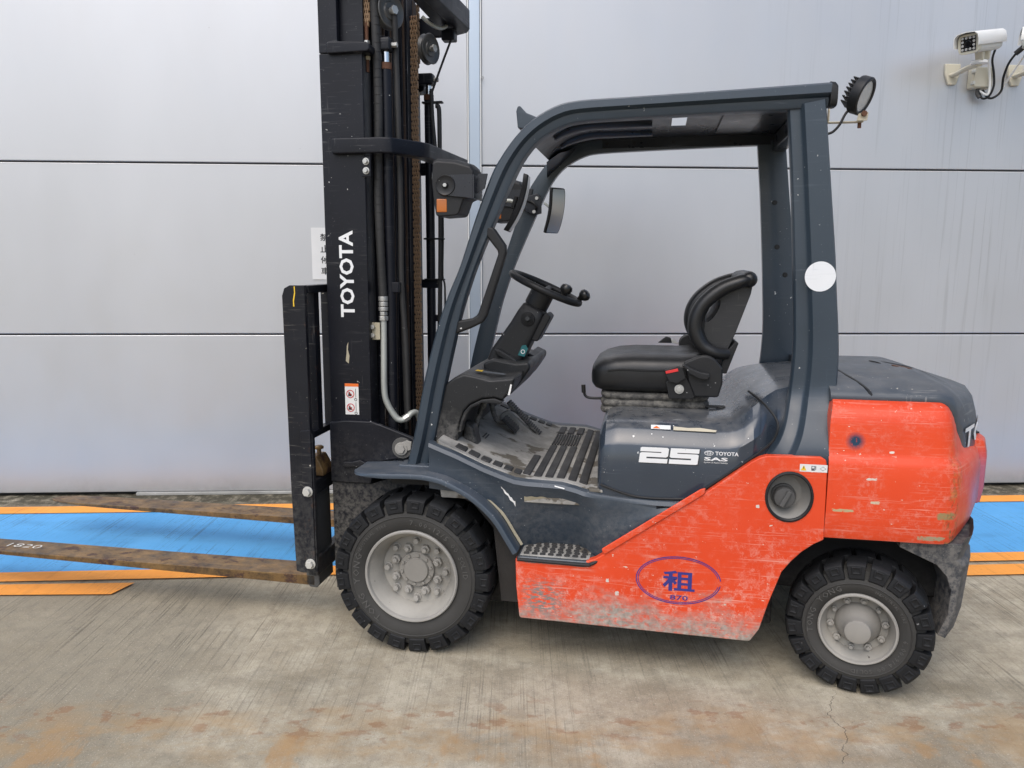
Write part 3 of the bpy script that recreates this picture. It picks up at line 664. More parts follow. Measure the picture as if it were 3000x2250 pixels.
# crossbeams tie the rails together behind the mast
def crossbeam(z0, z1, xr, yb, xe):
    o = [(xe, -.386), (-.150, -.386), (-.112, -.370), (xr-.030, -.245), (xr-.012, yb), (xr+.022, .285), (xr, .330), (-.085, .386), (xe, .386)]
    i = [(xe, .364), (-.110, .364), (xr-.060, .30), (xr-.042, .27), (xr-.072, yb), (xr-.085, -.215), (-.130, -.352), (-.160, -.364), (xe, -.364)]
    n = len(o); v = []; f = []
    for k, zz in enumerate((z0, z1)): v += [(a, b, zz) for a, b in o]+[(a, b, zz) for a, b in i]
    pl = o+i; N = len(pl)
    return g_prism(pl, z0, z1, 'z')
lb = mk('crossbeam', *crossbeam(1.880, 1.938, -.002, -.20, -.345), 'mast', FL, bevel=.006)
flat('warning_label', [(0, 0), (.016, 0), (.016, .024), (0, .024)], lambda a, b, e: (.0135+e+(a-.0)*.07, .205+a, 1.897+b), 'sticker_orange', lb)
flat('warning_label', [(0, 0), (.016, 0), (.016, .024), (0, .024)], lambda a, b, e: (.0148+e+(a-.0)*.07, .2215+a, 1.897+b), 'sticker_white', lb)
tb = MB().add(*crossbeam(2.490, 2.575, .010, -.20, -.345)).add(*g_prism([(-.105, -.30), (-.055, -.262), (-.0625, -.16), (-.034, .262), (-.052, .292), (-.095, .340), (-.105, .340)], 2.497, 2.560, 'z')).build('crossbeam', 'mast', FL, bevel=.010)
tube('grease_pipe', [(-.13, .10, 2.50), (-.10, .12, 2.475), (-.07, .17, 2.470), (-.055, .215, 2.490)], .008, 'pipe', tb, n=10, smooth=5)
box('tilt_sensor_bracket', (-.085, -.025, .235, .290, 2.440, 2.489), 'mast', tb, bevel=.006)
mk('crossbeam', *g_box(-.37, -.215, -.355, .355, .17, .33), 'dark', FL, bevel=.01)

# hoses and pipes on the rear of the mast
tube('wrapped_hose', [(-.196, -.312, 2.62), (-.186, -.310, 2.34), (-.182, -.309, 2.05), (-.190, -.311, 1.75), (-.185, -.312, 1.50), (-.1795, -.312, 1.345)], .0165, 'hose', FL, n=14, smooth=8)
hr = bpy.data.objects['wrapped_hose']
for k in range(34):
    z = 1.36+k*.031
    lathe('wrap', [(.0168, -.001), (.0178, 0), (.0168, .001)], 'hose', hr, n=14).matrix_local = Matrix.Translation((-.1795-.009*math.sin(max(0, min(1, (z-1.345)/.75))*math.pi)+(0 if z < 2 else -.003), -.3118+(.002 if z > 1.9 else 0), z)) @ Matrix.Rotation(R(90+(12 if k % 2 else 9)), 4, 'X')
fit = MB()
for z0, z1, r in ((1.327, 1.345, .019), (1.306, 1.325, .0185), (1.288, 1.304, .019), (1.270, 1.286, .0165), (1.250, 1.268, .019)): fit.add(*g_tube([(-.1795, -.312, z0), (-.1795, -.312, z1)], r, 14 if z0 > 1.28 else 6))
pp = tube('hydraulic_pipe', [(-.1795, -.312, 1.255), (-.1815, -.312, 1.12), (-.183, -.312, .97), (-.172, -.308, .915), (-.143, -.300, .862), (-.122, -.294, .848), (-.100, -.285, .855), (-.085, -.272, .872), (-.070, -.25, .870), (-.058, -.23, .83)], .0125, 'pipe', FL, n=14, smooth=6)
fit.build('hose_fitting', 'steel', pp, bevel=.002)
pb = box('pipe_bracket', (-.236, -.190, -.3290, -.3245, 1.175, 1.243), 'cream', pp, bevel=.003)
for z in (1.193, 1.226): mk('bolt', *g_tube([(-.218, -.329, z), (-.218, -.342, z)], .0098, 6), 'steel', pp, bevel=.001)
pf = tube('pipe_union', [(-.110, -.29, .8495), (-.093, -.280, .8615)], .0165, 'steel', pp, n=8)
cp = box('clamp_plate', (-.232, -.196, -.371, -.364, 1.795, 1.870), 'mast', FL, bevel=.003)
for z in (1.818, 1.852): MB().add(*g_tube([(-.214, -.371, z), (-.214, -.374, z)], .0135, 16)).add(*g_tube([(-.214, -.373, z), (-.214, -.386, z)], .0095, 6)).build('bolt', 'steel', cp, bevel=.001)
tube('hose', [(-.128, -.262, 2.42), (-.124, -.258, 2.10), (-.120, -.256, 1.7), (-.122, -.256, 1.4), (-.110, -.252, 1.15), (-.105, -.25, .85)], .0115, 'hose', FL, n=10, smooth=6)
tube('hose', [(-.128, -.236, 2.1), (-.128, -.236, 1.5), (-.118, -.236, .8)], .009, 'hose', FL, n=10, smooth=6)
tube('hose', [(-.12, .262, 2.17), (-.108, .262, 2.165), (-.104, .262, 2.12), (-.104, .262, 1.9), (-.106, .262, 1.5), (-.12, .262, .9)], .0105, 'hose', FL, n=10, smooth=6)
tube('corrugated_conduit', [(-.136, .25, 2.24), (-.132, .25, 2.12), (-.122, .25, 2.0), (-.11, .25, 1.85)], .0085, 'hose', FL, n=10, smooth=6)
tube('cable', [(-.040, .255, 2.455), (-.063, .252, 2.40), (-.10, .25, 2.31), (-.132, .25, 2.23)], .0052, 'black', FL, n=8, smooth=5)
tube('cable', [(-.094, .262, 1.9), (-.092, .262, 1.62), (-.096, .262, 1.42), (-.086, .262, 1.36), (-.088, .262, 1.1)], .0045, 'black', FL, n=8, smooth=5)
for z in (1.585, 1.40, 2.185): box('cable_tie', (-.182, -.088, .250, .277, z-.004, z+.004), 'black', FL, bevel=.001)
box('hose_bracket', (-.16, -.075, .268, .30, 1.205, 1.235), 'mast', FL, bevel=.002)
box('hose_guide', (-.205, -.165, -.215, -.195, 1.10, 1.21), 'mast', FL, bevel=.003)

# tilt bracket low on the mast
tbk = prism('tilt_bracket', [(-.392, .60), (-.392, .845), (-.330, .856), (-.215, .856), (-.170, .842), (-.050, .800), (-.020, .77), (-.03, .73), (-.08, .715), (-.20, .69), (-.222, .60)], -.384, -.3635, 'mast', FL, bevel=.006)
prism('bracket_rib', [(-.335, .671), (-.318, .668), (-.25, .672), (-.238, .690), (-.262, .700), (-.30, .690), (-.33, .690)], -.396, -.3845, 'mast', tbk, bevel=.004)
lathe('pin_boss', [(0, -.001), (.040, -.001), (.044, .01), (0, .01)], 'carriage_dirt', tbk, n=28, c=(-.088, -.391, .755), closed=False)
MB().add(*g_tube([(-.088, -.391, .755), (-.088, -.403, .755)], .026, 20)).add(*g_prism([(-.10, .735), (-.05, .752), (-.045, .785), (-.065, .79), (-.11, .77)], -.400, -.393)).add(*g_tube([(-.088, -.402, .755), (-.088, -.412, .755)], .018, 6)).build('tilt_pin', 'rim_lip', tbk, bevel=.002)
prism('mast_foot_guard', [(-.392, .20), (-.392, .598), (-.222, .598), (-.10, .64), (-.06, .60), (-.12, .40), (-.222, .20)], -.372, -.3635, 'mast_dirty', FL, bevel=.003)

# decals on the mast rail
rail = bpy.data.objects['mast_rail']
lettering('lettering', 'TOYOTA', lambda a, b, e: (-.278-b, -.3622-e, 1.265+a), 'white', rail, .333, .0585, bold=.028)
wl = flat('warning_label', [(0, 0), (.057, 0), (.057, .125), (0, .125)], side(-.3622, -.3295, .877), 'sticker_white', rail, .0006)
flat('warning_label_header', [(0, 0), (.057, 0), (.057, .012), (0, .012)], side(-.3622, -.3295, .990), 'sticker_orange', rail, .0012)
for zc in (.960, .905):
    ring_flat('prohibition_ring', -.307, zc, .0165, .0165, .003, side(-.3622), 'sticker_red', rail, ext=.0018)
    flat('prohibition_bar', [(-.011, .0095), (-.0095, .011), (.011, -.0095), (.0095, -.011)], side(-.3622, -.307, zc), 'sticker_red', rail, .0024)
    flat('pictogram', [(-.010, -.009), (.004, -.009), (.006, .000), (-.001, .003), (-.002, .009), (-.007, .006)], side(-.3622, -.307, zc), 'sticker_black', rail, .0015)
    ring_flat('pictogram', -.285, zc-.022, .006, .006, .002, side(-.3622), 'sticker_black', rail, ext=.0018, n=20)
    flat('pictogram', [(-.001, -.018), (.001, -.018), (.001, .018), (-.001, .018)], side(-.3622, -.2845, zc+.004), 'sticker_black', rail, .0015)
flat('chipped_patch', [(0, 0), (.012, -.01), (.016, .02), (.010, .045), (.013, .075), (.006, .06), (.004, .03)], side(-.3622, -.322, 1.092), 'cream', rail, .0006)
flat('paint_smear', [(-.002, 0), (.003, .0), (.002, .02), (.008, .05), (.007, .075), (.003, .075), (.004, .052), (-.002, .025)], side(-.5055, -.463, 1.312), 'sticker_yellow', bpy.data.objects['upright'], .0006)

M['navy_gloss'] = worn('hood_paint', (.030, .041, .057), .20, coat=.5, var=.12, scratch=.16, sc_col=(.14, .16, .19), chips=.8, top=.55)
M['rim_dark'] = worn('dusty_bowl', (.24, .232, .215), .8, var=.3, bump=.3, bscale=60)
M['cap_grey'] = worn('dusty_cap', (.075, .074, .072), .75, var=.3)
M['stencil_blue'] = worn('stencil_blue', (.030, .030, .20), .55, var=.2, scratch=.45, sc_col=(.55, .16, .12))
M['cream_label'] = worn('torn_label', (.50, .45, .34), .7, var=.2, chips=1.5, chip_col=(.08, .09, .10))
# ---- fenders
for s in (-1, 1):
    path = smooth_path([(x, 0, z) for x, z in ((-.235, .694), (-.10, .702), (.03, .706), (.10, .698), (.155, .680), (.245, .632), (.325, .560), (.380, .476), (.406, .434))], 5)
    rings = []
    N = len(path)
    for i, p in enumerate(path):
        t = (path[min(i+1, N-1)]-path[max(i-1, 0)]).normalized(); nx, nz = -t.z, t.x
        a = max(0, 1-i/5.)                 # the front corner of the plate is rounded off
        yo = -.580+.055*a*a*a
        pr = [(yo+.002, -.018+.010*a), (yo, -.010), (yo+.004, -.001), (yo+.016, .002), (-.50, .0), (-.34, -.002), (-.34, -.010), (yo+.020, -.008), (yo+.008, -.018+.010*a)]
        rings.append([(p.x+nx*d, (y if s < 0 else -y), p.z+nz*d) for y, d in pr])
    fd = loft('fender', rings, 'navy_fender', FL, angle=50)
    bead = [(p.x+.006*(-(path[min(i+1, N-1)]-path[max(i-1, 0)]).normalized().z), s*.505, p.z+.004) for i, p in enumerate(path) if p.x > .06]
    tube('seam_bead', bead, .006, 'cream', fd, n=6)

# ---- side sill between the floor and the step (both sides)
for s in (-1, 1):
    cols = [(.060, .820, .640, -.525, -.520), (.165, .782, .63, -.530, -.515), (.27, .737, .59, -.532, -.508), (.33, .716, .52, -.533, -.500), (.385, .698, .42, -.533, -.48), (.43, .693, .395, -.533, -.44),
            (.50, .691, .40, -.532, -.405), (.56, .689, .40, -.532, -.40), (.615, .676, .40, -.532, -.41), (.64, .668, .405, -.534, -.44), (.70, .660, .42, -.538, -.52), (.78, .655, .47, -.543, -.540), (.90, .652, .55, -.546, -.545), (1.02, .652, .64, -.548, -.546)]
    rings = []
    for x, zt, zb, yt, yb in cols:
        h = zt-zb; lip = .010
        ys = lambda t: yt+.006+(yb-yt-.006)*t
        sec = [(yt+.05, zt-.004), (yt+.022, zt), (yt+.006, zt-.006), (yt, zt-.020), (ys(.25)+.006, zt-h*.25-.01), (ys(.5), zt-h*.5), (ys(.75), zt-h*.75), (ys(1), zb), (ys(1)+.03, zb), (yt+.06, zt-h*.5), (yt+.06, zt-.02)]
        rings.append([(x, y*-s, z) if s > 0 else (x, y, z) for y, z in sec])
    sl = loft('side_sill', rings, 'navy', FL, angle=45)
    if s < 0:
        drape('tape_residue', [(.420+.0096*k, .606+.003*math.sin(k*2.3), .627-.002*math.sin(k*1.7)-(.006 if k > 8 else 0)) for k in range(11)], sl, 'cream', sl)
        drape('paint_scrape', [(.335+.0065*k, .655-.0085*k+.004*math.sin(k*2.1), .662-.0075*k+.003*math.sin(k*3.3)) for k in range(9)], sl, 'sticker_white', sl)
        drape('paint_scrape', [(.535+.006*k, .676-.0012*k, .680-.0012*k) for k in range(7)], sl, 'sticker_white', sl)
    # step with a grid of tread pads
    st = prism('step', [(.402, -.558), (.640, -.562), (.672, -.560), (.706, -.545), (.700, -.46), (.66, -.40), (.43, -.40), (.402, -.44)], .388, .412, 'navy', FL, axis='z', bevel=.006)
    if s > 0:
        for v in st.data.vertices: v.co.y *= -1
        st.data.flip_normals()
    else:
        tr = prism('step_mat', [(.412, -.548), (.640, -.552), (.668, -.545), (.67, -.45), (.64, -.41), (.44, -.41), (.412, -.45)], .412, .4165, 'mat_base', st, axis='z', bevel=.002)
        for r_ in range(5):
            for c_ in range(8):
                x = .424+c_*.030+(.004 if r_ % 2 else 0); y = -.542+r_*.026
                if x+.02 > .662: continue
                box('step_pad', (x, x+.021, y, y+.017, .4163, .4215), 'mat_pad', st, bevel=.003, seg=1)
        tube('step_edge', [(.404, -.560, .402), (.64, -.565, .401), (.674, -.562, .404), (.709, -.548, .422)], .007, 'black', st, n=8, smooth=5)

# ---- floor
FZ = [(.085, .822), (.155, .790), (.26, .743), (.33, .720), (.39, .700), (.44, .693), (.56, .690), (.62, .678), (.66, .667), (.72, .664)]
def fz(x):
    for (a, za), (b, zb) in zip(FZ, FZ[1:]):
        if x <= b: return za+(zb-za)*(x-a)/(b-a)
    return FZ[-1][1]
fl = mk('floor', *g_prism(FZ+[(.72, .60), (.10, .60), (.085, .72)], -.500, .46), 'mat_base', FL, bevel=.004)
def pad(name, x0, x1, y0, y1, h, bv): return prism(name, [(x0, fz(x0)-.002), (x1, fz(x1)-.002), (x1, fz(x1)+h), (x0, fz(x0)+h)], y0, y1, 'mat_pad', fl, bevel=bv, seg=1)
mt = None
for i, x in enumerate((.405, .448, .491, .534, .577, .618)):       # long tread pads across the floor
    y0 = -.470; y1 = .40
    if i in (1, 2, 3):
        for a, b in ((y0, .02), (.265, .40)): pad('floor_pad', x, x+.030, a, b, .007, .004)
    else: pad('floor_pad', x, x+.030, y0 if i else -.46, y1 if i else -.18, .007, .004)
for k in range(10): pad('grille_pad', .449+k*.0115, .457+k*.0115, .04, .245, .006, .002)
for x0, x1 in ((.150, .190), (.200, .238), (.248, .283), (.293, .326), (.336, .366), (.374, .400)):
    for ya, yb in ((-.476, -.425), (.39, .44)): pad('edge_pad', x0, x1, ya, yb, .006, .003)
prism('mat_corner', [(.655, -.50), (.655, .44), (.70, .44), (.70, -.46), (.76, -.515), (.76, -.528), (.66, -.52)], .660, .6715, 'mat_base', fl, axis='z', bevel=.003)

# ---- red side panel with fuel filler
RP = [(.397, .404), (.400, .30), (.412, .180), (.418, .173), (1.232, .159), (1.240, .162), (1.268, .207), (1.293, .303), (1.332, .425), (1.36, .465), (1.393, .502), (1.43, .532), (1.4615, .550),
      (1.4575, .80), (1.452, .828), (1.435, .838), (1.262, .834), (1.238, .826), (1.210, .808), (1.058, .686), (.713, .441), (.690, .425), (.655, .411), (.60, .405)]
for s in (-1, 1):
    hole = [(1.341+.076*math.cos(R(a)), .695+.086*math.sin(R(a))) for a in range(0, 360, 12)]
    o = holed('side_panel', RP, [hole] if s < 0 else [], s*.560, s*.528, 'red', FL, bevel=.010, seg=3)
    if s < 0: sp = o
strip_pts = [(.716, .452), (.724, .446), (1.062, .690), (1.064, .712), (1.046, .706), (.712, .466)]
prism('trim_strip', strip_pts, -.568, -.5605, 'red', sp, bevel=.004, seg=2)
lathe('filler_bezel', [(.0735, -.002), (.077, -.005), (.083, -.003), (.084, .004), (.0735, .006)], 'black', sp, n=40, closed=True).matrix_local = Matrix.Translation((1.341, -.5605, .695)) @ Matrix.Diagonal((.95, 1, 1.07, 1))
lathe('filler_bowl', [(.0745, -.001), (.072, .010), (.066, .040), (.050, .060), (0, .066), (0, .072), (.056, .07), (.078, .05), (.080, .004)], 'rim_dark', sp, n=40, closed=False).matrix_local = Matrix.Translation((1.341, -.5595, .695)) @ Matrix.Diagonal((1, 1, 1.12, 1))
cap = lathe('fuel_cap', [(0, -.012), (.024, -.012), (.034, -.008), (.037, .0), (.037, .020), (.042, .022), (.042, .040), (0, .040)], 'cap_grey', sp, n=28, closed=False)
cap.matrix_local = Matrix.Translation((1.331, -.530, .683))
MB().add(*g_prism([(-.010, -.030), (.006, -.032), (.012, .030), (-.004, .032)], -.024, -.010)).build('cap_grip', 'cap_grey', sp, bevel=.004).matrix_local = Matrix.Translation((1.331, -.530, .683)) @ Matrix.Rotation(R(20), 4, 'Y')
S56 = lambda x0, z0: side(-.5602, x0, z0)
stk = flat('fuel_sticker', [(0, 0), (.088, 0), (.088, .026), (0, .026)], S56(1.369, .786), 'sticker_white', sp, .0006)
flat('sticker_mark', [(.003, .004), (.022, .004), (.0125, .022)], S56(1.369, .786), 'sticker_yellow', sp, .0012)
flat('sticker_mark', [(.0115, .010), (.0135, .010), (.014, .018), (.011, .018)], S56(1.369, .786), 'sticker_black', sp, .0018)
flat('sticker_mark', [(.037, .005), (.048, .005), (.048, .021), (.037, .021)], S56(1.369, .786), 'wax', sp, .0012)
flat('sticker_mark', [(.039, .013), (.046, .013), (.046, .019), (.039, .019)], S56(1.369, .786), 'sticker_white', sp, .0018)
flat('sticker_mark', [(.050, .007), (.052, .007), (.052, .020), (.049, .021)], S56(1.369, .786), 'wax', sp, .0012)
ring_flat('sticker_mark', 1.443, .7985, .0105, .0075, .0012, side(-.5602), 'wax', sp, ext=.0012, n=4)
# blue stencilled rental mark
ring_flat('oval_mark', .9835, .3665, .148, .089, .0035, side(-.5602), 'stencil_blue', sp, a0=5, a1=355-42+40, ext=.0008)
ring_flat('oval_mark', .9835, .3665, .141, .083, .0025, side(-.5602), 'stencil_blue', sp, a0=12, a1=350, ext=.0008)
lettering('character', '租', S56(.930, .326), 'stencil_blue', sp, .112, .076, bold=.022, ext=.0010)
lettering('number', '870', S56(.957, .293), 'stencil_blue', sp, .063, .0185, bold=.012, ext=.0010)

# ---- engine hood under the seat
def hood_ring(x, zt, yw, zsh, zb=.61):
    h = [(-yw, zb), (-yw-.001, (zb+zsh)/2), (-yw, zsh-.004), (-yw+.006, zsh+.008), (-yw+.030, zsh+.048), (-yw+.040, zsh+.056), (-yw+.075, zt-.006), (-yw+.12, zt), (-.15, zt+.003), (0, zt+.004)]
    return [(x, y, z) for y, z in h]+[(x, -y, z) for y, z in reversed(h[:-1])]
hd = loft('engine_hood', [hood_ring(*q) for q in ((.686, .80, .455, .735), (.6865, .855, .485, .780), (.690, .880, .503, .800), (.698, .900, .517, .818), (.712, .913, .526, .832), (.74, .920, .5288, .842), (.76, .922, .5292, .8445), (.80, .923, .5292, .845), (.95, .922, .5292, .843),
     (1.10, .922, .5292, .842), (1.14, .926, .5292, .844), (1.165, .936, .529, .850), (1.19, .956, .528, .864), (1.22, .985, .526, .885), (1.25, 1.008, .505, .905), (1.275, 1.022, .470, .92), (1.31, 1.036, .430, .93), (1.36, 1.046, .415, .935), (1.49, 1.060, .41, .94))], 'navy_gloss', FL, angle=28)
S53 = lambda x0, z0: side(-.5292, x0, z0)
d2 = [(0, .72), (0, .95), (.05, 1), (.94, 1), (1, .93), (1, .45), (.93, .38), (.25, .38), (.25, .28), (1, .28), (1, 0), (0, 0), (0, .6), (.06, .66), (.75, .66), (.75, .72)]
d5 = [(1, 1), (1, .72), (.25, .72), (.25, .66), (.94, .66), (1, .6), (1, .05), (.95, 0), (0, 0), (0, .28), (.75, .28), (.75, .38), (.05, .38), (0, .45), (0, 1)]
for k, d in enumerate((d2, d5)):
    fn = lambda a, b, e, k=k: (.836+k*.104+a*.098+(b-.5)*.006, -.5302-e, .783+b*.056)
    flat('numeral', d, fn, 'white', hd, .0010)
    flat('numeral_shadow', d, lambda a, b, e, k=k: (.8395+k*.104+a*.098+(b-.5)*.006, -.5302-e, .7805+b*.056), 'sticker_black', hd, .0004)
lettering('lettering', 'TOYOTA', side(-.5302, 1.094, .8205), 'white', hd, .078, .0135, bold=.02)
for a, b, c in ((.0155, .0085, 0), (.0155, .0035, .0045), (.0055, .0080, 0)): ring_flat('emblem', 1.0725, .8275+c*.6, a, b, .0016, side(-.5302), 'white', hd, ext=.0010, n=32)
lettering('lettering', 'SAS', side(-.5302, 1.057, .8005), 'white', hd, .080, .0125, bold=.03)
lettering('lettering', 'System of Active Stability', side(-.5302, 1.057, .7905), 'white', hd, .080, .0062)
HS = lambda a, b, e: (a, -.4715-b*.70+.0, .9085-b*.55+e+.006)
flat('warning_label', [(0, 0), (.068, 0), (.068, .020), (0, .020)], lambda a, b, e: (.872+a, -.498+b*.8, .892+b*.58+e), 'sticker_white', hd, .006)
flat('warning_label_mark', [(.006, .002), (.032, .002), (.019, .014)], lambda a, b, e: (.872+a, -.498+b*.8, .892+b*.58+e), 'sticker_orange', hd, .0075)
flat('torn_label', [(0, 0), (.145, -.002), (.148, .007), (.09, .016), (.05, .013), (.0, .018)], lambda a, b, e: (.950+a, -.500+b*.8, .891+b*.58+e), 'cream_label', hd, .006)
tube('hood_seal', [(1.222, -.30, 1.012), (1.235, -.40, 1.010), (1.262, -.470, .990), (1.290, -.512, .955), (1.296, -.5295, .925), (1.283, -.5325, .885), (1.247, -.534, .845), (1.17, -.5345, .782), (1.02, -.5345, .667), (.99, -.5335, .658), (.83, -.5325, .657), (.70, -.5315, .694)], .0042, 'black', hd, n=8, smooth=6)
lathe('filler_plug', [(0, -.004), (.018, -.004), (.020, 0), (0, 0)], 'black', hd, n=20, closed=False).matrix_local = Matrix.Translation((1.135, -.20, .9300)) @ Matrix.Rotation(R(-90), 4, 'X')

M['navy_top'] = worn('cover_paint', (.050, .060, .072), .42, coat=.1, var=.15, scratch=.4, sc_col=(.34, .33, .30), chips=1.3, chip_col=(.55, .5, .42), top=.28)
M['skirt_paint'] = worn('skirt_paint', (.032, .036, .043), .5, var=.3, scratch=.7, sc_col=(.22, .21, .19), chips=1, dust=.9, dz=(.45, .85), dust_col=(.17, .16, .145), bump=.2, bscale=70)
M['roof_under'] = worn('roof_underside', (.016, .019, .024), .3, coat=.15, var=.25, scratch=.2, sc_col=(.10, .10, .09), spec=0.35)
M['sticker_shiny'] = worn('silver_sticker', (.78, .80, .82), .3, metal=.15, var=.06, scratch=.5, sc_col=(.55, .57, .6))
M['vinyl_shell'] = worn('seat_shell', (.020, .021, .023), .40, var=.15, scratch=.12, bump=.3, bscale=260)
M['gloss_navy'] = worn('gloss_navy', (.012, .014, .020), .28, var=.15, chips=.4)
# ---- counterweight
def plan(w, xr, x0=1.462):
    """plan of the counterweight at one height: flat side, tight corner, gently bowed back"""
    k = (xr-1.80)/.265
    c = [(1.80, -w), (1.832, -w+.002), (1.857, -w+.012), (1.876, -w+.032), (1.93, -w+.12), (2.00, -w+.25), (2.048, -w+.40 if w > .43 else -.05)]
    h = [(x0, -w), (1.55, -w), (1.65, -w), (1.73, -w)]+[(1.80+(x-1.80)*k, min(y, -.03)) for x, y in c]+[(xr, 0)]
    return h+[(x, -y) for x, y in reversed(h[:-1])]
def cw_ring(z, w, xr, x0=1.462): return [(x, y, z) for x, y in plan(w, xr, x0)]
cw = loft('counterweight', [cw_ring(*q) for q in ((.552, .536, 2.045), (.556, .547, 2.06), (.575, .553, 2.075), (.66, .5575, 2.098), (.77, .5575, 2.098), (.812, .556, 2.085), (.828, .552, 2.07), (.840, .543, 2.05), (.856, .5395, 2.035),
    (.90, .538, 2.015), (.945, .536, 1.995), (.972, .531, 1.98, 1.464), (.992, .522, 1.965, 1.468), (1.010, .506, 1.945, 1.472), (1.022, .486, 1.92, 1.476), (1.028, .462, 1.89, 1.478), (1.030, .40, 1.86, 1.478))], 'red', FL, angle=34)
# black cover over the top and rear
def cover_ring(dw, zside, zback, w=.478, xr=2.098):
    o = []
    for x, y in plan(w-dw, xr-dw, 1.470):
        t = max(0, min(1, (x-1.82)/.13)); t = t*t*(3-2*t)
        o.append((x, y, zside+(zback-zside)*t))
    return o
cv = loft('rear_cover', [cover_ring(.018, 1.014, .815), cover_ring(.0, 1.018, .810), cover_ring(-.004, 1.028, .835), cover_ring(-.001, 1.040, .93), cover_ring(.012, 1.052, .985), cover_ring(.035, 1.062, 1.015), cover_ring(.085, 1.074, 1.035), cover_ring(.20, 1.088, 1.060), cover_ring(.34, 1.096, 1.08)], 'navy_top', FL, angle=50)
def on_cover(a, b, e):
    pts = [Vector((x, y)) for x, y in plan(.482, 2.102, 1.470)]
    pts = [p for p in pts]; L = 0; acc = []
    for i, p in enumerate(pts):
        if i: L += (p-pts[i-1]).length
        acc.append(L)
    s = L/2-.425+a
    for i in range(1, len(pts)):
        if acc[i] >= s:
            t = (s-acc[i-1])/(acc[i]-acc[i-1]); p = pts[i-1].lerp(pts[i], t); d = (pts[i]-pts[i-1]).normalized(); n = Vector((d.y, -d.x))
            q = p+n*(e+.003); return (q.x, q.y, .845+b)
    return (pts[-1].x, pts[-1].y, .845+b)
lettering('lettering', 'TOYOTA', on_cover, 'white', cv, .85, .076, bold=.025)
lathe('lifting_hole', [(.0, .0), (.030, 0), (.032, -.0015), (.036, 0), (.036, .004), (0, .004)], 'rusty', cv, n=24, closed=False).matrix_local = Matrix.Translation((1.80, -.10, 1.0895)) @ Matrix.Rotation(R(9), 4, 'Y') @ Matrix.Rotation(R(90), 4, 'X')
tube('cover_latch', [(1.72, .04, 1.094), (1.722, .02, 1.0965), (1.735, -.02, 1.0965), (1.742, -.035, 1.094)], .004, 'black', cv, n=6, smooth=4)
tube('cover_gap', [(1.600, -.474, 1.036), (1.592, -.460, 1.052), (1.575, -.40, 1.068), (1.55, -.28, 1.083), (1.53, -.1, 1.094), (1.525, .1, 1.095)], .007, 'black', cv, n=8, smooth=5)
# red tow-pin lug on the back
loft('tow_lug', [[(2.02, -.20, z0), (2.09-dx, -.19, z0), (2.125-dx, -.10, z0), (2.135-dx, 0, z0), (2.125-dx, .10, z0), (2.09-dx, .19, z0), (2.02, .20, z0)] for z0, dx in ((.60, .01), (.66, 0), (.78, 0), (.835, .012), (.85, .04))], 'red', FL, bevel=.008)
box('tow_pin_recess', (2.05, 2.085, -.12, .12, .851, .858), 'black', FL, bevel=.002)
# dark lower skirt behind the rear wheels
def skirt_ring(y, xr, k):
    f0 = [(1.715, .551), (1.715, .528), (1.79, .494), (1.835, .474), (1.87, .435), (1.888, .385), (1.885, .30), (1.858, .224), (1.885, .213), (xr-.03, .232), (xr-.012, .31), (xr, .474), (xr-.02, .495), (xr+.002, .575), (xr-.01, .5515)]
    if abs(y) < .40: f0[6] = (1.885, .33); f0[7] = (1.89, .31); f0[8] = (1.90, .30); f0[9] = (xr-.03, .30)
    return [(a, y, b) for a, b in f0]
loft('lower_skirt', [skirt_ring(y, xr, 0) for y, xr in ((-.520, 1.916), (-.505, 1.932), (-.47, 1.955), (-.40, 1.985), (-.30, 2.02), (0, 2.05), (.30, 2.02), (.40, 1.985), (.47, 1.955), (.505, 1.932), (.520, 1.916))], 'skirt_paint', FL, bevel=.004, angle=40)

# ---- overhead guard
OUT = [(-.060, .690), (-.027, .817), (.008, .986), (.023, 1.055), (.052, 1.17), (.088, 1.286), (.124, 1.378), (.161, 1.462), (.218, 1.63), (.274, 1.778), (.310, 1.844), (.364, 1.917), (.426, 1.975), (.504, 2.018), (.590, 2.036), (.793, 2.043), (1.054, 2.052), (1.417, 2.066)]
INN = [(.024, .690), (.052, .794), (.088, .977), (.102, 1.040), (.131, 1.165), (.160, 1.284), (.190, 1.378), (.225, 1.475), (.286, 1.615), (.350, 1.755), (.392, 1.836), (.436, 1.891), (.482, 1.925), (.542, 1.953), (.609, 1.965), (.795, 1.972), (1.057, 1.979), (1.410, 1.986)]
PF = [(0, -.388), (.0, -.418), (.05, -.436), (.14, -.446), (.46, -.447), (.53, -.440), (.56, -.428), (.60, -.424), (.90, -.424), (.97, -.420), (1, -.408), (1, -.372), (.5, -.366), (0, -.372)]
def resample(p, k=3): return [(q.x, q.z) for q in smooth_path([(a, 0, b) for a, b in p], k)]
Os, Is = resample(OUT), resample(INN)
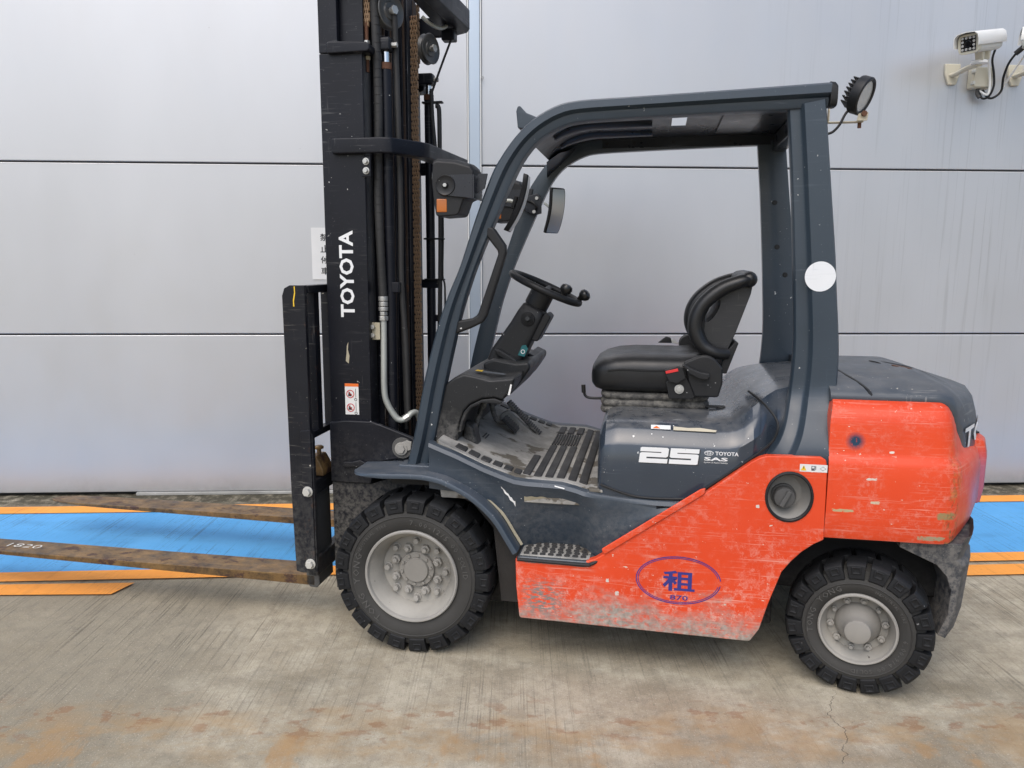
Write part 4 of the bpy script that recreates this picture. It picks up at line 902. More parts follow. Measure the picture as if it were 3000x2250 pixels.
for s in (-1, 1):
    rings = [[(a[0]+(b[0]-a[0])*t, y*-s if s > 0 else y, a[1]+(b[1]-a[1])*t) for t, y in PF] for a, b in zip(Os, Is)]
    gp = loft('front_pillar', rings, 'navy_guard', FL, angle=40)
    prism('pillar_foot', [(-.078, -.462), (.045, -.462), (.045, -.350), (-.078, -.350)] if s < 0 else [(-.078, .462), (.045, .462), (.045, .350), (-.078, .350)], .700, .7085, 'navy_fender', gp, axis='z', bevel=.003)
    # end cap of the rail
    loft('rail_end_cap', [[(x, y*(1 if s < 0 else -1), z) for y, z in sell(-.408, zc, .036, hz, 16, 4)] for x, zc, hz in ((1.414, 2.028, .040), (1.428, 2.026, .040), (1.436, 2.022, .034))], 'black', gp)
    FR = [(1.289, 1.990), (1.309, 1.800), (1.322, 1.65), (1.333, 1.514), (1.342, 1.388), (1.353, 1.212), (1.352, 1.10), (1.346, 1.02), (1.334, .955), (1.314, .894), (1.280, .835), (1.238, .796)]
    BK = [(1.402, 2.010), (1.4235, 1.835), (1.444, 1.67), (1.464, 1.510), (1.476, 1.389), (1.494, 1.215), (1.498, 1.125), (1.496, 1.045), (1.486, .965), (1.474, .895), (1.470, .845), (1.483, .812)]
    PB = [(0, -.374), (0, -.404), (.04, -.412), (.28, -.413), (.33, -.418), (.36, -.432), (.40, -.440), (.96, -.440), (1, -.432), (1, -.368), (.5, -.362)]
    rings = []
    for i, (a, b) in enumerate(zip(resample(FR), resample(BK))):
        z = (a[1]+b[1])/2; out = max(0, min(1, (1.06-z)/.24)); out = out*out*(3-2*out)*.105       # the foot flares out to the body side
        rings.append([(a[0]+(b[0]-a[0])*t, (y-out*(1 if y < -.40 else .6))*(1 if s < 0 else -1), a[1]+(b[1]-a[1])*t) for t, y in PB])
    rp = loft('rear_pillar', rings, 'navy_guard', FL, angle=40)
    for x, z in ((1.352, 1.74), (1.372, 1.55), (1.412, 1.43)): lathe('plug', [(0, -.002), (.009, -.002), (.011, .0), (.011, .004), (0, .004)], 'black', rp, n=16, c=(x+.02, s*.3655+(0 if s < 0 else -.003), z), closed=False)
    if s < 0:
        ring_flat('round_sticker', 1.4185, 1.435, .050, .0505, .0498, side(-.4404), 'sticker_shiny', rp, ext=.0008, n=40)
# roof sheet: header curving down at the front, ribs pressed into it, one slot for the light
RX = [(.392, 1.925), (.430, 1.960), (.505, 2.000), (.590, 2.018), (.70, 2.021), (.905, 2.025)]
def roof_patch(mb, xs, y0, y1):
    for (xa, za), (xb, zb) in zip(xs, xs[1:]): mb.add([(xa, y0, za), (xb, y0, zb), (xb, y1, zb), (xa, y1, za), (xa, y0, za+.006), (xb, y0, zb+.006), (xb, y1, zb+.006), (xa, y1, za+.006)], [(0, 1, 2, 3), (4, 7, 6, 5), (0, 4, 5, 1), (1, 5, 6, 2), (2, 6, 7, 3), (3, 7, 4, 0)])
rm = MB()
sec = []
for x, z in [(q.x, q.z) for q in smooth_path([(a, 0, b) for a, b in RX], 4)]: sec.append([(x, -.395, z), (x, .395, z), (x, .395, z+.006), (x, -.395, z+.006)])
rm.add(*g_loft(sec))
SL = (.915, .972, -.135, .115)
rm.add(*g_box(.9055, SL[0], -.395, .395, 2.025, 2.031)).add(*g_box(SL[0], SL[1], -.395, SL[2], 2.026, 2.032)).add(*g_box(SL[0], SL[1], SL[3], .395, 2.026, 2.032)).add(*g_box(SL[1], 1.405, -.395, .395, 2.0265, 2.034))
rf = rm.build('roof_sheet', 'roof_under', FL, angle=30)
for y0 in (-.24, -.02, .20):
    pts = smooth_path([(.455, y0, 1.972), (.50, y0, 1.990), (.585, y0, 2.009), (.70, y0, 2.013), (.84, y0, 2.016)], 4)
    loft('roof_rib', [[(p.x, y0+dy, p.z+dz) for dy, dz in ((-.055*k, .008), (-.035*k, -.006), (0, -.010), (.035*k, -.006), (.055*k, .008))] for p, k in [(p, max(.25, math.sin(math.pi*(i+.4)/(len(pts)-.2))**.35)) for i, p in enumerate(pts)]], 'roof_under', rf, angle=60)
loft('roof_rib', [[(x, y0, 2.024-d) for y0, d in ((-.30, 0), (-.20, .007), (0, .009), (.20, .007), (.30, 0))]+[(x, .30, 2.03), (x, -.30, 2.03)] for x in (1.10, 1.16, 1.24)], 'roof_under', rf, angle=60)
for x0, x1, z0, z1 in ((1.350, 1.405, 1.955, 2.024), ): box('rear_header', (x0, x1, -.372, .372, z0, z1), 'roof_under', FL, bevel=.006)
for s in (-1, 1):
    mk('corner_gusset', [(.372, s*.366, 1.860), (.420, s*.366, 1.905), (.50, s*.366, 1.985), (.395, s*.366, 1.955), (.385, s*.25, 1.915), (.44, s*.25, 1.952)], [(0, 1, 2, 3), (0, 4, 1), (1, 4, 5, 2), (2, 5, 3), (3, 5, 4), (0, 3, 4)], 'roof_under', FL)
    box('inner_rail', (.62, 1.40, s*.366-.003, s*.366+.003, 1.984, 2.026), 'roof_under', FL)
    for x in (.64, .76, .93, 1.17): lathe('bolt_hole', [(0, 0), (.0075, 0), (.0075, .002), (0, .002)], 'black', FL, n=12, c=(x, s*.3625, 2.004), closed=False)
# upturned front visor edge and amber beacon base on the roof
prism('roof_visor', [(.310, 2.010), (.303, 2.075), (.309, 2.094), (.318, 2.096), (.345, 2.068), (.40, 2.045), (.44, 2.035), (.44, 2.00), (.40, 1.985), (.345, 2.005)], -.06, .06, 'navy_guard', FL, bevel=.006)
box('roof_pad', (1.30, 1.375, -.10, -.02, 2.078, 2.088), 'black', FL, bevel=.003)

# ---- work lamp on the rear pillar
wlm = group('work_lamp', FL, (1.548, -.27, 2.050)); wlm.rotation_euler = (0, 0, 0)
MW = Matrix.Rotation(R(27), 4, 'Y') @ Matrix.Rotation(R(-90+26), 4, 'Z')
def lampobj(o): o.matrix_local = Matrix.Rotation(R(26), 4, 'Y') @ Matrix.Rotation(R(62), 4, 'Z'); return o
lampobj(lathe('lamp_ring', [(.050, .020), (.062, .018), (.064, .012), (.064, -.014), (.060, -.018), (.052, -.016), (.048, .012)], 'black', wlm, n=36))
lampobj(lathe('lens', [(0, -.012), (.052, -.012), (.052, -.008), (0, -.008)], 'led', wlm, n=36, closed=False))
lampobj(lathe('lamp_back', [(0, .012), (.05, .010), (.05, .016), (.035, .026), (0, .030)], 'black', wlm, n=36, closed=False))
for k in range(7):
    h = .046*math.sqrt(max(.05, 1-((k-3)/4.2)**2)); z = -.042+k*.014
    lampobj(box('cooling_fin', (-h, h, .014, .046, z-.0022, z+.0022), 'black', wlm, bevel=.001, seg=1))
br_ = MB().add(*g_box(-.098, .015, .005, .030, -.087, -.0825)).add(*g_box(-.102, -.098, .005, .030, -.087, -.035)).add(*g_prism([(-.012, -.085), (.022, -.085), (.026, -.058), (.012, -.054), (-.008, -.062)], -.010, -.006)).build('lamp_bracket', 'cream_label', wlm, bevel=.002)
mk('bracket_bolt', *g_tube([(.004, .017, -.105), (.004, .017, -.075)], .0065, 8), 'rusty', wlm)
mk('bracket_bolt', *g_tube([(.010, -.020, -.062), (.010, -.004, -.062)], .010, 6), 'rusty', wlm)
tube('lamp_cable', [(-.015, .0, -.03), (-.045, .0, -.055), (-.065, -.002, -.095), (-.085, 0, -.118), (-.105, 0, -.125)], .0045, 'black', wlm, n=8, smooth=5)

# ---- seat
ST = group('seat', FL, (.88, -.02, .90))
def seat(o): o.location = (-.88, .02, -.90); return o
cy = -.02
rings = []
for x, z0, z1, hw in ((.632, 1.015, 1.050, .13), (.636, .998, 1.075, .165), (.650, .982, 1.098, .195), (.680, .972, 1.116, .215), (.730, .968, 1.130, .226), (.80, .967, 1.136, .230), (.90, .968, 1.136, .231), (.98, .970, 1.136, .231), (1.03, .974, 1.142, .228), (1.07, .985, 1.150, .220), (1.085, 1.0, 1.13, .20)):
    rg = []
    for y, z in sell(cy, (z0+z1)/2, hw, (z1-z0)/2, 36, 3.6):
        if z > (z0+z1)/2+.2*(z1-z0): z -= .020*max(0, 1-((y-cy)/(.62*hw))**4)*min(1, max(0, (x-.66)/.1))
        rg.append((x, y, z))
    rings.append(rg)
seat(loft('cushion', rings, 'vinyl', ST, angle=70))
seat(tube('piping', [(.700, -.2435, 1.066), (.76, -.2505, 1.073), (.87, -.2515, 1.071), (.96, -.2515, 1.078)], .0035, 'vinyl', ST, n=6, smooth=4))
# backrest: bolsters curling round each side, pad between, ribbed shell behind
BP = [(1.222, 1.418), (1.185, 1.412), (1.118, 1.384), (1.058, 1.334), (1.029, 1.280), (1.027, 1.222), (1.055, 1.170), (1.100, 1.143), (1.145, 1.138)]
for yb in (-.215, .175):
    p = smooth_path([(a, yb+(.02 if i in (0, 8) else 0)*(1 if yb < 0 else -1), b) for i, (a, b) in enumerate(BP)], 6)
    n = len(p); rr = [.028*(1-.25*abs(2*i/(n-1)-1)**3) for i in range(n)]
    seat(tube('bolster', p, rr, 'vinyl', ST, n=20, ry=.032))
fr = [(1.060, 1.170), (1.040, 1.222), (1.042, 1.285), (1.072, 1.335), (1.13, 1.385), (1.20, 1.415), (1.235, 1.425), (1.24, 1.41), (1.19, 1.395), (1.13, 1.362), (1.082, 1.320), (1.062, 1.28), (1.060, 1.225), (1.078, 1.18)]
seat(prism('back_pad', fr, -.205, .165, 'vinyl', ST, bevel=.016, seg=3))
hr_ = loft('top_roll', [[(1.215+math.cos(t)*.034*k, y, 1.418+math.sin(t)*.032*k) for t in [2*math.pi*i/16 for i in range(16)]] for y, k in ((-.235, .55), (-.22, .85), (-.18, 1), (0, 1.08), (.14, 1), (.18, .85), (.195, .55))], 'vinyl', ST, angle=70); seat(hr_)
oval = []
for a in range(0, 360, 20):
    p, q = .017*math.cos(R(a)), .048*math.sin(R(a)); oval.append((1.088+p*math.cos(R(-28))-q*math.sin(R(-28)), 1.300+p*math.sin(R(-28))+q*math.cos(R(-28))))
seat(holed('back_shell', [(1.232, 1.405), (1.226, 1.365), (1.175, 1.210), (1.150, 1.150), (1.10, 1.150), (1.058, 1.195), (1.045, 1.26), (1.058, 1.315), (1.10, 1.365), (1.17, 1.402)], [oval], -.192, .152, 'vinyl_shell', ST, bevel=.008, seg=3))
seat(prism('back_bracket', [(1.178, 1.185), (1.190, 1.180), (1.150, 1.060), (1.132, 1.062), (1.128, 1.09), (1.14, 1.14)], -.20, .16, 'black', ST, bevel=.004))
seat(prism('hinge_cover', arc(1.062, 1.075, .062, 110, 30, 6)[::1]+[(1.130, 1.09), (1.131, 1.03), (1.118, .979), (1.030, .978), (1.005, 1.04), (.985, 1.105), (1.0, 1.115)], -.270, -.236, 'black', ST, bevel=.008, seg=3))
seat(prism('side_bracket', [(.935, .968), (.930, 1.0), (.922, 1.03), (.955, 1.06), (1.0, 1.05), (1.035, .978), (1.02, .968)], -.262, -.240, 'black', ST, bevel=.003))
seat(MB().add(*g_tube([(.973, -.262, 1.006), (.973, -.268, 1.006)], .018, 20)).add(*g_tube([(.973, -.267, 1.006), (.973, -.276, 1.006)], .011, 6)).build('belt_anchor', 'steel', ST, bevel=.001))
seat(prism('recline_lever', [(.985, 1.108), (.978, 1.100), (1.005, 1.070), (1.045, 1.050), (1.072, 1.048), (1.083, 1.058), (1.080, 1.072), (1.05, 1.077), (1.015, 1.090)], -.300, -.278, 'black', ST, bevel=.006, seg=3))
bk = MB().add(*g_prism([(.922, 1.058), (.916, 1.080), (.965, 1.096), (.985, 1.088), (.995, 1.05), (.965, 1.030), (.935, 1.035)], -.285, -.268)).build('belt_buckle', 'black', ST, bevel=.003); seat(bk)
seat(prism('buckle_button', [(.922, 1.066), (.919, 1.076), (.964, 1.088), (.967, 1.077)], -.288, -.2855, 'buckle_red', ST, bevel=.001))
seat(MB().add(*g_prism([(.89, 1.135), (.925, 1.163), (.945, 1.158), (.952, 1.135)], .185, .205)).build('belt_latch', 'black', ST, bevel=.004))
seat(prism('belt_tongue', [(.950, 1.135), (.945, 1.150), (.958, 1.152), (.980, 1.132)], .19, .20, 'steel', ST, bevel=.001))
seat(lathe('belt_reel', [(0, -.02), (.035, -.02), (.04, -.01), (.04, .02), (0, .02)], 'black', ST, n=24, c=(1.02, .19, 1.135), closed=False))
rings = []
for z, k in ((.978, .95), (.972, .985), (.965, 1.0), (.957, .985), (.950, .940), (.943, .985), (.935, 1.0), (.926, .985), (.920, .945), (.913, .985), (.904, 1.0), (.895, .985)):
    rings.append([(x, y, z) for x, y in sell(.882, cy, .212*k, .205*k, 44, 9)])
seat(loft('bellows', rings, 'bellows', ST, angle=70))
seat(prism('seat_rail', [(1.075, .928), (1.150, .930), (1.150, .936), (1.075, .936)], -.215, -.185, 'black', ST, bevel=.002))
sl_ = tube('adjust_lever', [(.70, -.14, .940), (.640, -.14, .938), (.612, -.14, .943), (.602, -.14, .960), (.600, -.14, .975)], .0055, 'black', ST, n=8, smooth=5); seat(sl_)
seat(tube('lever_grip', [(.6005, -.14, .960), (.5985, -.14, .992)], .0085, 'gloss_black', ST, n=10))

# ---- front cowl, dashboard, steering
ck = [(.040, .770), (.066, .90), (.094, 1.018), (.130, 1.045), (.167, 1.060), (.215, 1.052), (.269, 1.040), (.33, 1.046), (.366, 1.052), (.352, 1.010), (.318, .962), (.285, .972), (.237, .966), (.190, .942), (.166, .915), (.150, .87), (.146, .831), (.126, .752)]
cwl = prism('front_cowl', ck, -.405, .400, 'cowl', FL, bevel=.010, seg=3)
prism('cowl_lip', [(.145, .835), (.152, .87), (.168, .914), (.191, .940), (.237, .963), (.285, .969), (.318, .958), (.312, .950), (.24, .952), (.197, .930), (.178, .905), (.162, .865), (.156, .835)], -.4075, -.36, 'cowl', cwl, bevel=.003)
prism('dash_panel', [(.20, 1.050), (.195, 1.075), (.24, 1.095), (.330, 1.080), (.385, 1.085), (.390, 1.060), (.35, 1.0), (.30, .94), (.27, .95)], -.20, .30, 'cowl', cwl, bevel=.012, seg=3)
prism('instrument_panel', [(.345, 1.098), (.385, 1.078), (.340, 1.0), (.315, 1.01)], .02, .30, 'black', cwl, bevel=.008)
flat('gauge_label', [(0, 0), (.115, 0), (.115, .024), (0, .024)], lambda a, b, e: (.195+a, -.33+b*1.4, 1.0585-a*.10+e), 'wax', cwl, .0035)
flat('gauge_label', [(0, 0), (.026, 0), (.026, .024), (0, .024)], lambda a, b, e: (.195+a, -.33+b*1.4, 1.0588-a*.10+e), 'sticker_yellow', cwl, .0045)
flat('side_label', [(0, 0), (.008, 0), (.016, .040), (.010, .042)], lambda a, b, e: (.338+a, -.4062-e, .985+b), 'sticker_white', cwl, .0008)
# column
def tilt(o, c=(.27, 0, 1.07), ang=27): o.matrix_local = Matrix.Translation(c) @ Matrix.Rotation(R(ang), 4, 'Y'); return o
rings = []
for z, x0, x1, hw in ((-.02, -.075, .065, .085), (.02, -.078, .062, .082), (.09, -.068, .060, .076), (.16, -.058, .058, .072), (.215, -.054, .056, .068), (.250, -.048, .052, .062), (.258, -.040, .044, .054)):
    rings.append([(x, y, z) for x, y in sell((x0+x1)/2, -.045, (x1-x0)/2, hw, 24, 6)])
col_ = tilt(loft('steering_column', rings, 'black', FL, angle=50))
MB().add(*g_tube([(0, -.045, .255), (0, -.045, .325)], .050, 24)).build('column_collar', 'black', col_, bevel=.006)
for k in range(3): lathe('lever_boot', [(.026-.006*k, 0), (.029-.006*k, -.004), (.026-.006*k, -.008), (.010, -.008)], 'black', col_, n=24, c=(.004, -.116-.004*k, .205), closed=False)
mk('turn_lever_stub', *g_tube([(.004, -.115, .205), (.004, -.150, .210)], .009, 10), 'gloss_black', col_)
prism('parking_lever', [(-.060, .035), (-.035, .045), (.040, .040), (.055, .030), (.050, .015), (.03, .012), (-.04, .015)], -.150, -.128, 'black', col_, bevel=.008, seg=3)
prism('tag', [(.035, .055), (.062, .062), (.060, .098), (.045, .108), (.032, .098)], -.124, -.1215, 'tag_green', col_)
ring_flat('tag_mark', .047, .078, .009, .009, .003, lambda a, b, e: (a, -.1242-e, b), 'sticker_white', col_, ext=.0008, n=20)
prism('switch_box', [(.050, .13), (.080, .14), (.082, .255), (.060, .262), (.05, .25)], -.105, .01, 'black', col_, bevel=.006)
SW = group('steering_wheel', FL, (.424, -.02, 1.374)); SW.rotation_euler = (0, R(24), 0)
rimv = []
for i in range(73):
    a = 2*math.pi*i/72; rimv.append([((.150+(.0150+.0014*math.cos(a*36))*math.cos(t))*math.cos(a), (.150+(.0150+.0014*math.cos(a*36))*math.cos(t))*math.sin(a), .0150*math.sin(t)) for t in [2*math.pi*k/12 for k in range(12)]])
loft('wheel_rim', rimv, 'black', SW, caps=False, angle=80)
for a in (90, 210, 330): tube('spoke', [(.03*math.cos(R(a)), .03*math.sin(R(a)), -.012), (.09*math.cos(R(a)), .09*math.sin(R(a)), -.006), (.147*math.cos(R(a)), .147*math.sin(R(a)), 0)], .013, 'black', SW, n=10, smooth=3, ry=.008)
MB().add(*g_tube([(0, 0, -.04), (0, 0, -.005)], .042, 24)).build('horn_pad', 'black', SW, bevel=.006)
kn = [(0, 0), (.010, 0), (.012, .012), (.022, .022), (.026, .034), (.022, .046), (.012, .052), (0, .053)]
lathe('spinner_knob', [(r, -y) for r, y in kn], 'gloss_black', SW, n=20, closed=False).matrix_local = Matrix.Translation((.088, -.095, .006)) @ Matrix.Rotation(R(-100), 4, 'X')
lathe('spinner_knob', [(r, -y) for r, y in kn], 'gloss_black', SW, n=20, closed=False).matrix_local = Matrix.Translation((.143, .01, .012)) @ Matrix.Rotation(R(-80), 4, 'X') @ Matrix.Rotation(R(30), 4, 'Z')
# pedals
def pedal(name, c, ang, L, wdt, mat='cowl'):
    o = MB().add(*g_box(-L/2, L/2, -wdt/2, wdt/2, -.006, .006))
    o = o.build(name, mat, FL, bevel=.004); o.matrix_local = Matrix.Translation(c) @ Matrix.Rotation(R(ang), 4, 'Y')
    for k in range(int(L/.011)): box('pedal_rib', (-L/2+.004+k*.011, -L/2+.010+k*.011, -wdt/2+.004, wdt/2-.004, .0061, .010), 'mat_pad', o, bevel=.001, seg=1)
    return o
pedal('accelerator_pedal', (.300, .20, .775), 45, .21, .062)
prism('pedal_base', [(.20, .80), (.235, .82), (.365, .70), (.34, .68), (.20, .70)], .14, .172, 'mat_base', FL, bevel=.006)
b1 = pedal('brake_pedal', (.265, .05, .775), 42, .085, .085, 'mat_pad')
tube('pedal_arm', [(-.02, 0, -.006), (-.06, .0, -.03), (-.14, 0, .02)], .012, 'cowl', b1, n=8, smooth=4)
b2 = pedal('clutch_pedal', (.225, -.17, .745), 32, .09, .085, 'mat_pad')
tube('pedal_arm', [(-.02, 0, -.006), (-.06, .0, -.02), (-.10, 0, .05), (-.11, 0, .13)], .012, 'cowl', b2, n=8, smooth=4)
prism('footrest', [(.13, .72), (.15, .86), (.185, .84), (.215, .72)], -.33, -.25, 'cowl', FL, bevel=.012)

# ---- grab handle, head lamps, mirrors
prism('grab_handle', [(.262, 1.612), (.288, 1.602), (.332, 1.540), (.335, 1.512), (.262, 1.285), (.246, 1.258), (.20, 1.235), (.141, 1.212), (.149, 1.262), (.205, 1.273), (.226, 1.286), (.303, 1.508), (.301, 1.520), (.256, 1.577)], -.425, -.392, 'black', FL, bevel=.009, seg=3)
for s in (-1, 1):
    y = s*.41; hx, hz = (0, 0) if s < 0 else (.035, .022)
    hl = loft('head_lamp', [[(x, y+dy, z) for x, z in ((.074, 1.760), (.078, 1.838-d), (.092, 1.844-d), (.16, 1.838-d), (.215, 1.822-d), (.226, 1.805-d), (.226, 1.715), (.190, 1.700), (.172, 1.650), (.160, 1.644), (.096, 1.640), (.088, 1.646), (.080, 1.70))] for dy, d in ((-.075, .012), (-.060, .0), (0, -.004), (.060, .0), (.075, .012))], 'black', FL, bevel=.008, seg=3)
    box('indicator_lens', (.0915, .130, y-.0775, y-.060, 1.655, 1.702), 'amber', hl, bevel=.003)
    lathe('lens', [(0, -.004), (.055, -.004), (.058, 0), (0, 0)], 'led', hl, n=24, closed=False).matrix_local = Matrix.Translation((.074, y, 1.775)) @ Matrix.Rotation(R(90), 4, 'Z') @ Matrix.Rotation(R(180), 4, 'Z')
    b = MB().add(*g_prism(arc(.128, 1.748, .036, 80, 280, 10)+[(.215, 1.704), (.226, 1.702), (.226, 1.784), (.134, 1.784)], y-.086, y-.080)).add(*g_box(.2265, .232, y-.086, y+.04, 1.702, 1.784)).add(*g_prism([(.232, 1.72), (.262, 1.74), (.272, 1.79), (.240, 1.79), (.232, 1.77)], y-.05, y-.04)).build('lamp_bracket', 'gloss_navy', hl, bevel=.003)
    lathe('bracket_boss', [(0, -.007), (.008, -.007), (.012, .0), (.026, .001), (.034, -.003), (.037, .003), (0, .005)], 'black', hl, n=32, c=(.128, y-.087, 1.748), closed=False)
    mk('boss_bolt', *g_tube([(.128, y-.088, 1.748), (.128, y-.098, 1.748)], .007, 6), 'steel', hl)
    hl.location = (hx, 0, hz)
def mirror(c, rz, ry_, h, wd, arm):
    m = group('rear_view_mirror', FL, c); m.rotation_euler = (R(ry_[0]), R(ry_[1]), R(rz))
    # curved housing with its own bulge, glass set in
    rings = [[(dx+.020*(1-(z/h*2)**2)*.5, y, z) for y, z in []] for dx in ()]
    N = 12; hs = []; gl = []
    for i in range(N+1):
        t = -1+2*i/N; z = t*h/2; bow = .016*(1-t*t); k = (1-abs(t)**10*.10)
        hs.append([(-.012+bow, -wd/2*k, z), (.006+bow, -wd/2*k-.004, z), (.008+bow, -wd/2*k+.004, z), (.008+bow, wd/2*k-.004, z), (.006+bow, wd/2*k+.004, z), (-.012+bow, wd/2*k, z)])
        gl.append([(.0098+bow, -wd/2*k+.003, z*.965), (.0104+bow, 0, z*.965), (.0098+bow, wd/2*k-.003, z*.965)])
    loft('mirror_housing', hs, 'black', m, bevel=.003)
    loft('mirror_glass', gl, 'mirror', m, closed=False)
    return m
m1 = mirror((.336, -.205, 1.704), 4, (0, 20), .225, .10, 0)
tube('mirror_arm', [(-.075, .0, -.01), (-.03, 0, .0), (-.004, 0, .002)], .008, 'pipe', m1, n=8)
box('mirror_clamp', (-.018, -.004, -.02, .02, -.025, .025), 'black', m1, bevel=.003)
m2 = mirror((.420, .25, 1.706), -44, (0, 13), .198, .074, 0)
tube('mirror_arm', [(-.062, -.01, .022), (-.03, -.004, .010), (-.006, 0, .0)], .006, 'pipe', m2, n=8)
box('mirror_clamp', (-.016, -.004, -.012, .012, -.028, .020), 'black', m2, bevel=.003)
mp = prism('mirror_mount', [(.262, 1.770), (.330, 1.790), (.350, 1.775), (.352, 1.70), (.318, 1.692), (.268, 1.715)], .338, .346, 'gloss_navy', FL, bevel=.003)
for x, z in ((.330, 1.768), (.318, 1.708)): mk('bolt', *g_tube([(x, .338, z), (x, .330, z)], .008, 8), 'steel', mp)
tube('mount_ring', [(.285, .34, 1.755), (.31, .325, 1.750), (.33, .325, 1.73), (.32, .34, 1.71)], .006, 'black', mp, n=8, smooth=4)

# ================================================================== CAMERAS ON THE WALL (built in the wall's own axes: x along it, -y out of it)
def wall_frame(name, x, z):
    e = bpy.data.objects.new(name, None); link(e); e.matrix_world = wall.matrix_basis @ Matrix.Translation((x, 0, z)); return e
def security_camera(bx, bz, rear, front, label):
    o = wall_frame('security_camera', bx, bz); T = Matrix.Translation((-bx, 0, -bz))
    def put(q, m=None): q.matrix_local = T @ (m or Matrix()); return q
    bp = put(prism('wall_plate', [(bx-.048, bz+.062), (bx+.048, bz+.062), (bx+.050, bz+.010), (bx+.028, bz-.062), (bx-.020, bz-.062), (bx-.046, bz+.005)], -.001, -.020, 'cam_cream', o, bevel=.005))
    mid = (Vector(rear)+Vector(front))/2; seat_ = mid+Vector((.02, .03, -.105))
    put(tube('arm', smooth_path([(bx-.005, -.018, bz-.005), (bx+.000, -.06, bz-.006), ((bx+seat_.x)/2, (seat_.y-.06)/2, bz+.006), (seat_.x, seat_.y, seat_.z-.008)], 5), .019, 'cam_cream', o, n=10, ry=.014))
    put(lathe('swivel_disc', [(0, -.010), (.042, -.010), (.045, -.004), (.045, .006), (0, .008)], 'cam_white', o, n=28, closed=False), Matrix.Translation(seat_) @ Matrix.Rotation(R(-90), 4, 'X'))
    ax = (Vector(front)-Vector(rear)).normalized(); L = (Vector(front)-Vector(rear)).length
    zz = (Vector((0, 0, 1))-ax*ax.z).normalized(); yy = zz.cross(ax)          # body axes: x forward, y left, z up
    m = Matrix(((ax.x, yy.x, zz.x, rear[0]), (ax.y, yy.y, zz.y, rear[1]), (ax.z, yy.z, zz.z, rear[2]), (0, 0, 0, 1)))
    def sec(k, dx=0): return [(y*k, z*k) for y, z in sell(0, 0, .056, .052, 28, 4)]
    put(loft('body', [[(x, y, z) for y, z in sec(k)] for x, k in ((0, .90), (.008, .98), (.02, 1), (L-.03, 1))], 'cam_body', o, angle=50), m)
    put(loft('front_bezel', [[(x, y, z) for y, z in sec(k)] for x, k in ((L-.0299, 1.03), (L-.006, 1.05), (L, 1.0))], 'cam_cream', o, angle=50), m)
    sh = []
    for x in (-.02, L*.5, L+.035):
        up_ = [(.064*math.cos(R(a)) if False else yv, zv) for yv, zv in [(-.066, -.012), (-.067, .02), (-.062, .045), (-.045, .060), (0, .064), (.045, .060), (.062, .045), (.067, .02), (.066, -.012)] for a in (0,)]
        inn = [(y*.965, z-.0035) for y, z in reversed(up_)]
        sh.append([(x, y, z) for y, z in up_+inn])
    put(loft('sun_shield', sh, 'cam_white', o, angle=40), m)
    put(mk('lens_window', *g_box(L+.0005, L+.004, -.040, .040, -.038, .040), 'glass_dark', o, bevel=.004), m)
    put(MB().add(*g_tube([(L+.003, 0, 0), (L+.010, 0, 0)], .018, 20)).build('lens', 'glass_dark', o, bevel=.002), m)
    for i in range(4):
        for j in range(4):
            if 0 < i < 3 and 0 < j < 3: continue
            put(mk('infrared_lamp', *g_tube([(L+.0035, -.030+i*.020, -.028+j*.020), (L+.008, -.030+i*.020, -.028+j*.020)], .0072, 12), 'led', o, bevel=.001), m)
    for dx in (.55, .30): put(prism('bracket_fork', [(L*dx-.020, -.050), (L*dx+.020, -.050), (L*dx+.008, -.098), (L*dx-.010, -.098)], -.022, .022, 'cam_cream', o, bevel=.005), m)
    o['label'] = label; o['category'] = 'camera'; o['group'] = 'security cameras on the wall'
    return o, T
M['cam_body'] = worn('camera_body', (.62, .62, .57), .4, var=.05)
c1, T1 = security_camera(2.705, 2.632, (2.835, -.180, 2.785), (2.566, -.375, 2.712), 'white bullet security camera with its square lamp-ringed face towards the yard')
def oncam(q): q.matrix_local = T1; return q
oncam(tube('power_cable', [(2.868, -.16, 2.745), (2.895, -.10, 2.700), (2.920, -.09, 2.62), (2.926, -.09, 2.55), (2.905, -.085, 2.492), (2.880, -.06, 2.485), (2.862, -.05, 2.53)], .0065, 'black', c1, n=8, smooth=6))
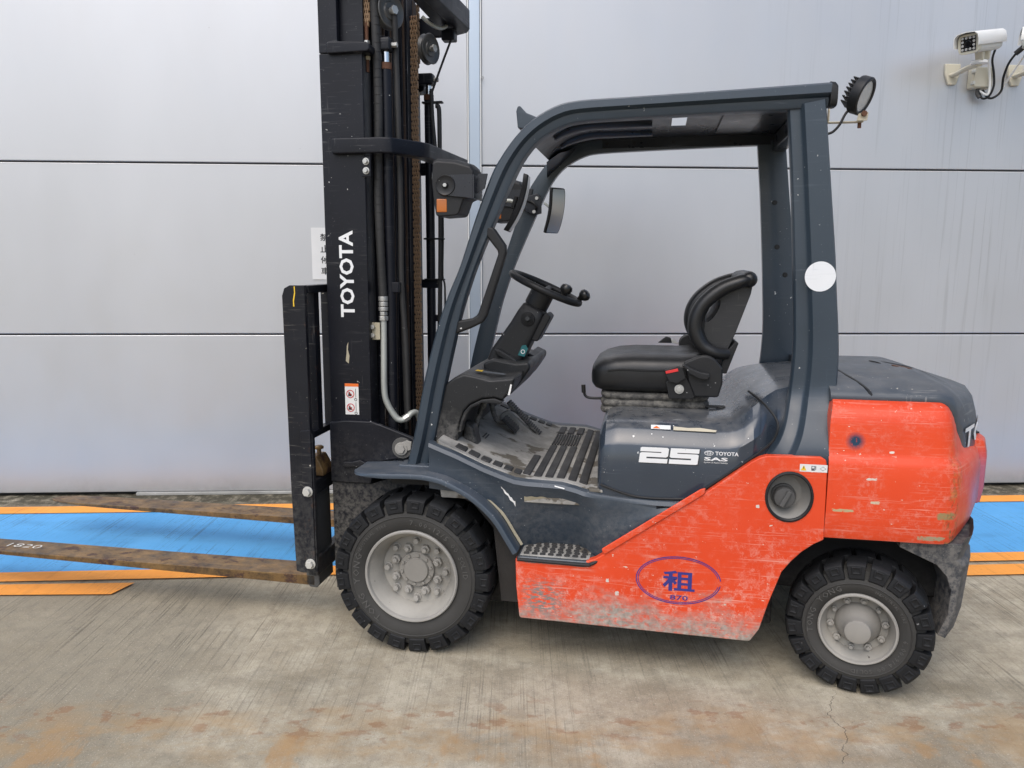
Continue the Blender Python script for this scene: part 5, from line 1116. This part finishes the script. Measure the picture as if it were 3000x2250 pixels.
oncam(tube('signal_cable', [(2.800, -.18, 2.735), (2.850, -.13, 2.685), (2.885, -.10, 2.63), (2.898, -.095, 2.55), (2.890, -.09, 2.50), (2.866, -.05, 2.53)], .0065, 'cam_white', c1, n=8, smooth=6))
c2, T2 = security_camera(3.105, 2.632, (2.972, -.250, 2.775), (3.28, -.42, 2.745), 'white security camera turned away from the boxed camera, its rear end and cable showing')
def oncam2(q): q.matrix_local = T2; return q
oncam2(tube('cable_gland', [(2.985, -.245, 2.740), (2.955, -.215, 2.705)], .016, 'black', c2, n=10))
oncam2(tube('power_cable', [(2.958, -.218, 2.708), (2.945, -.18, 2.66), (2.975, -.10, 2.60), (2.990, -.07, 2.53), (2.955, -.06, 2.492), (2.915, -.06, 2.490), (2.880, -.055, 2.535)], .007, 'black', c2, n=8, smooth=6))
oncam2(tube('signal_cable', [(3.03, -.19, 2.705), (3.015, -.12, 2.62), (3.010, -.06, 2.56), (2.998, -.03, 2.52)], .006, 'cam_white', c2, n=8, smooth=6))
jb = wall_frame('junction_box', 2.872, 2.605); TJ = Matrix.Translation((-2.872, 0, -2.605))
def onjb(q): q.matrix_local = TJ; return q
onjb(prism('box_body', [(2.812, 2.545), (2.932, 2.545), (2.932, 2.670), (2.812, 2.670)], -.001, -.058, 'cam_cream', jb, bevel=.008, seg=3))
onjb(prism('box_lid', [(2.816, 2.549), (2.930, 2.549), (2.930, 2.666), (2.816, 2.666)], -.0585, -.072, 'cam_cream', jb, bevel=.008, seg=3))
for z in (2.575, 2.642): onjb(box('lid_clip', (2.806, 2.822, -.072, -.045, z-.010, z+.010), 'cam_body', jb, bevel=.003))
onjb(lathe('lid_mark', [(.012, -.0005), (.0135, -.001), (.015, -.0005)], 'cam_cream', jb, n=24, c=(2.875, -.072, 2.607), closed=False))
onjb(tube('cable_entry', [(2.865, -.035, 2.546), (2.862, -.04, 2.515), (2.872, -.05, 2.492)], .013, 'cap_grey', jb, n=10, smooth=4))
tag(jb, 'cream plastic junction box with hinged lid below the white camera', 'junction box')
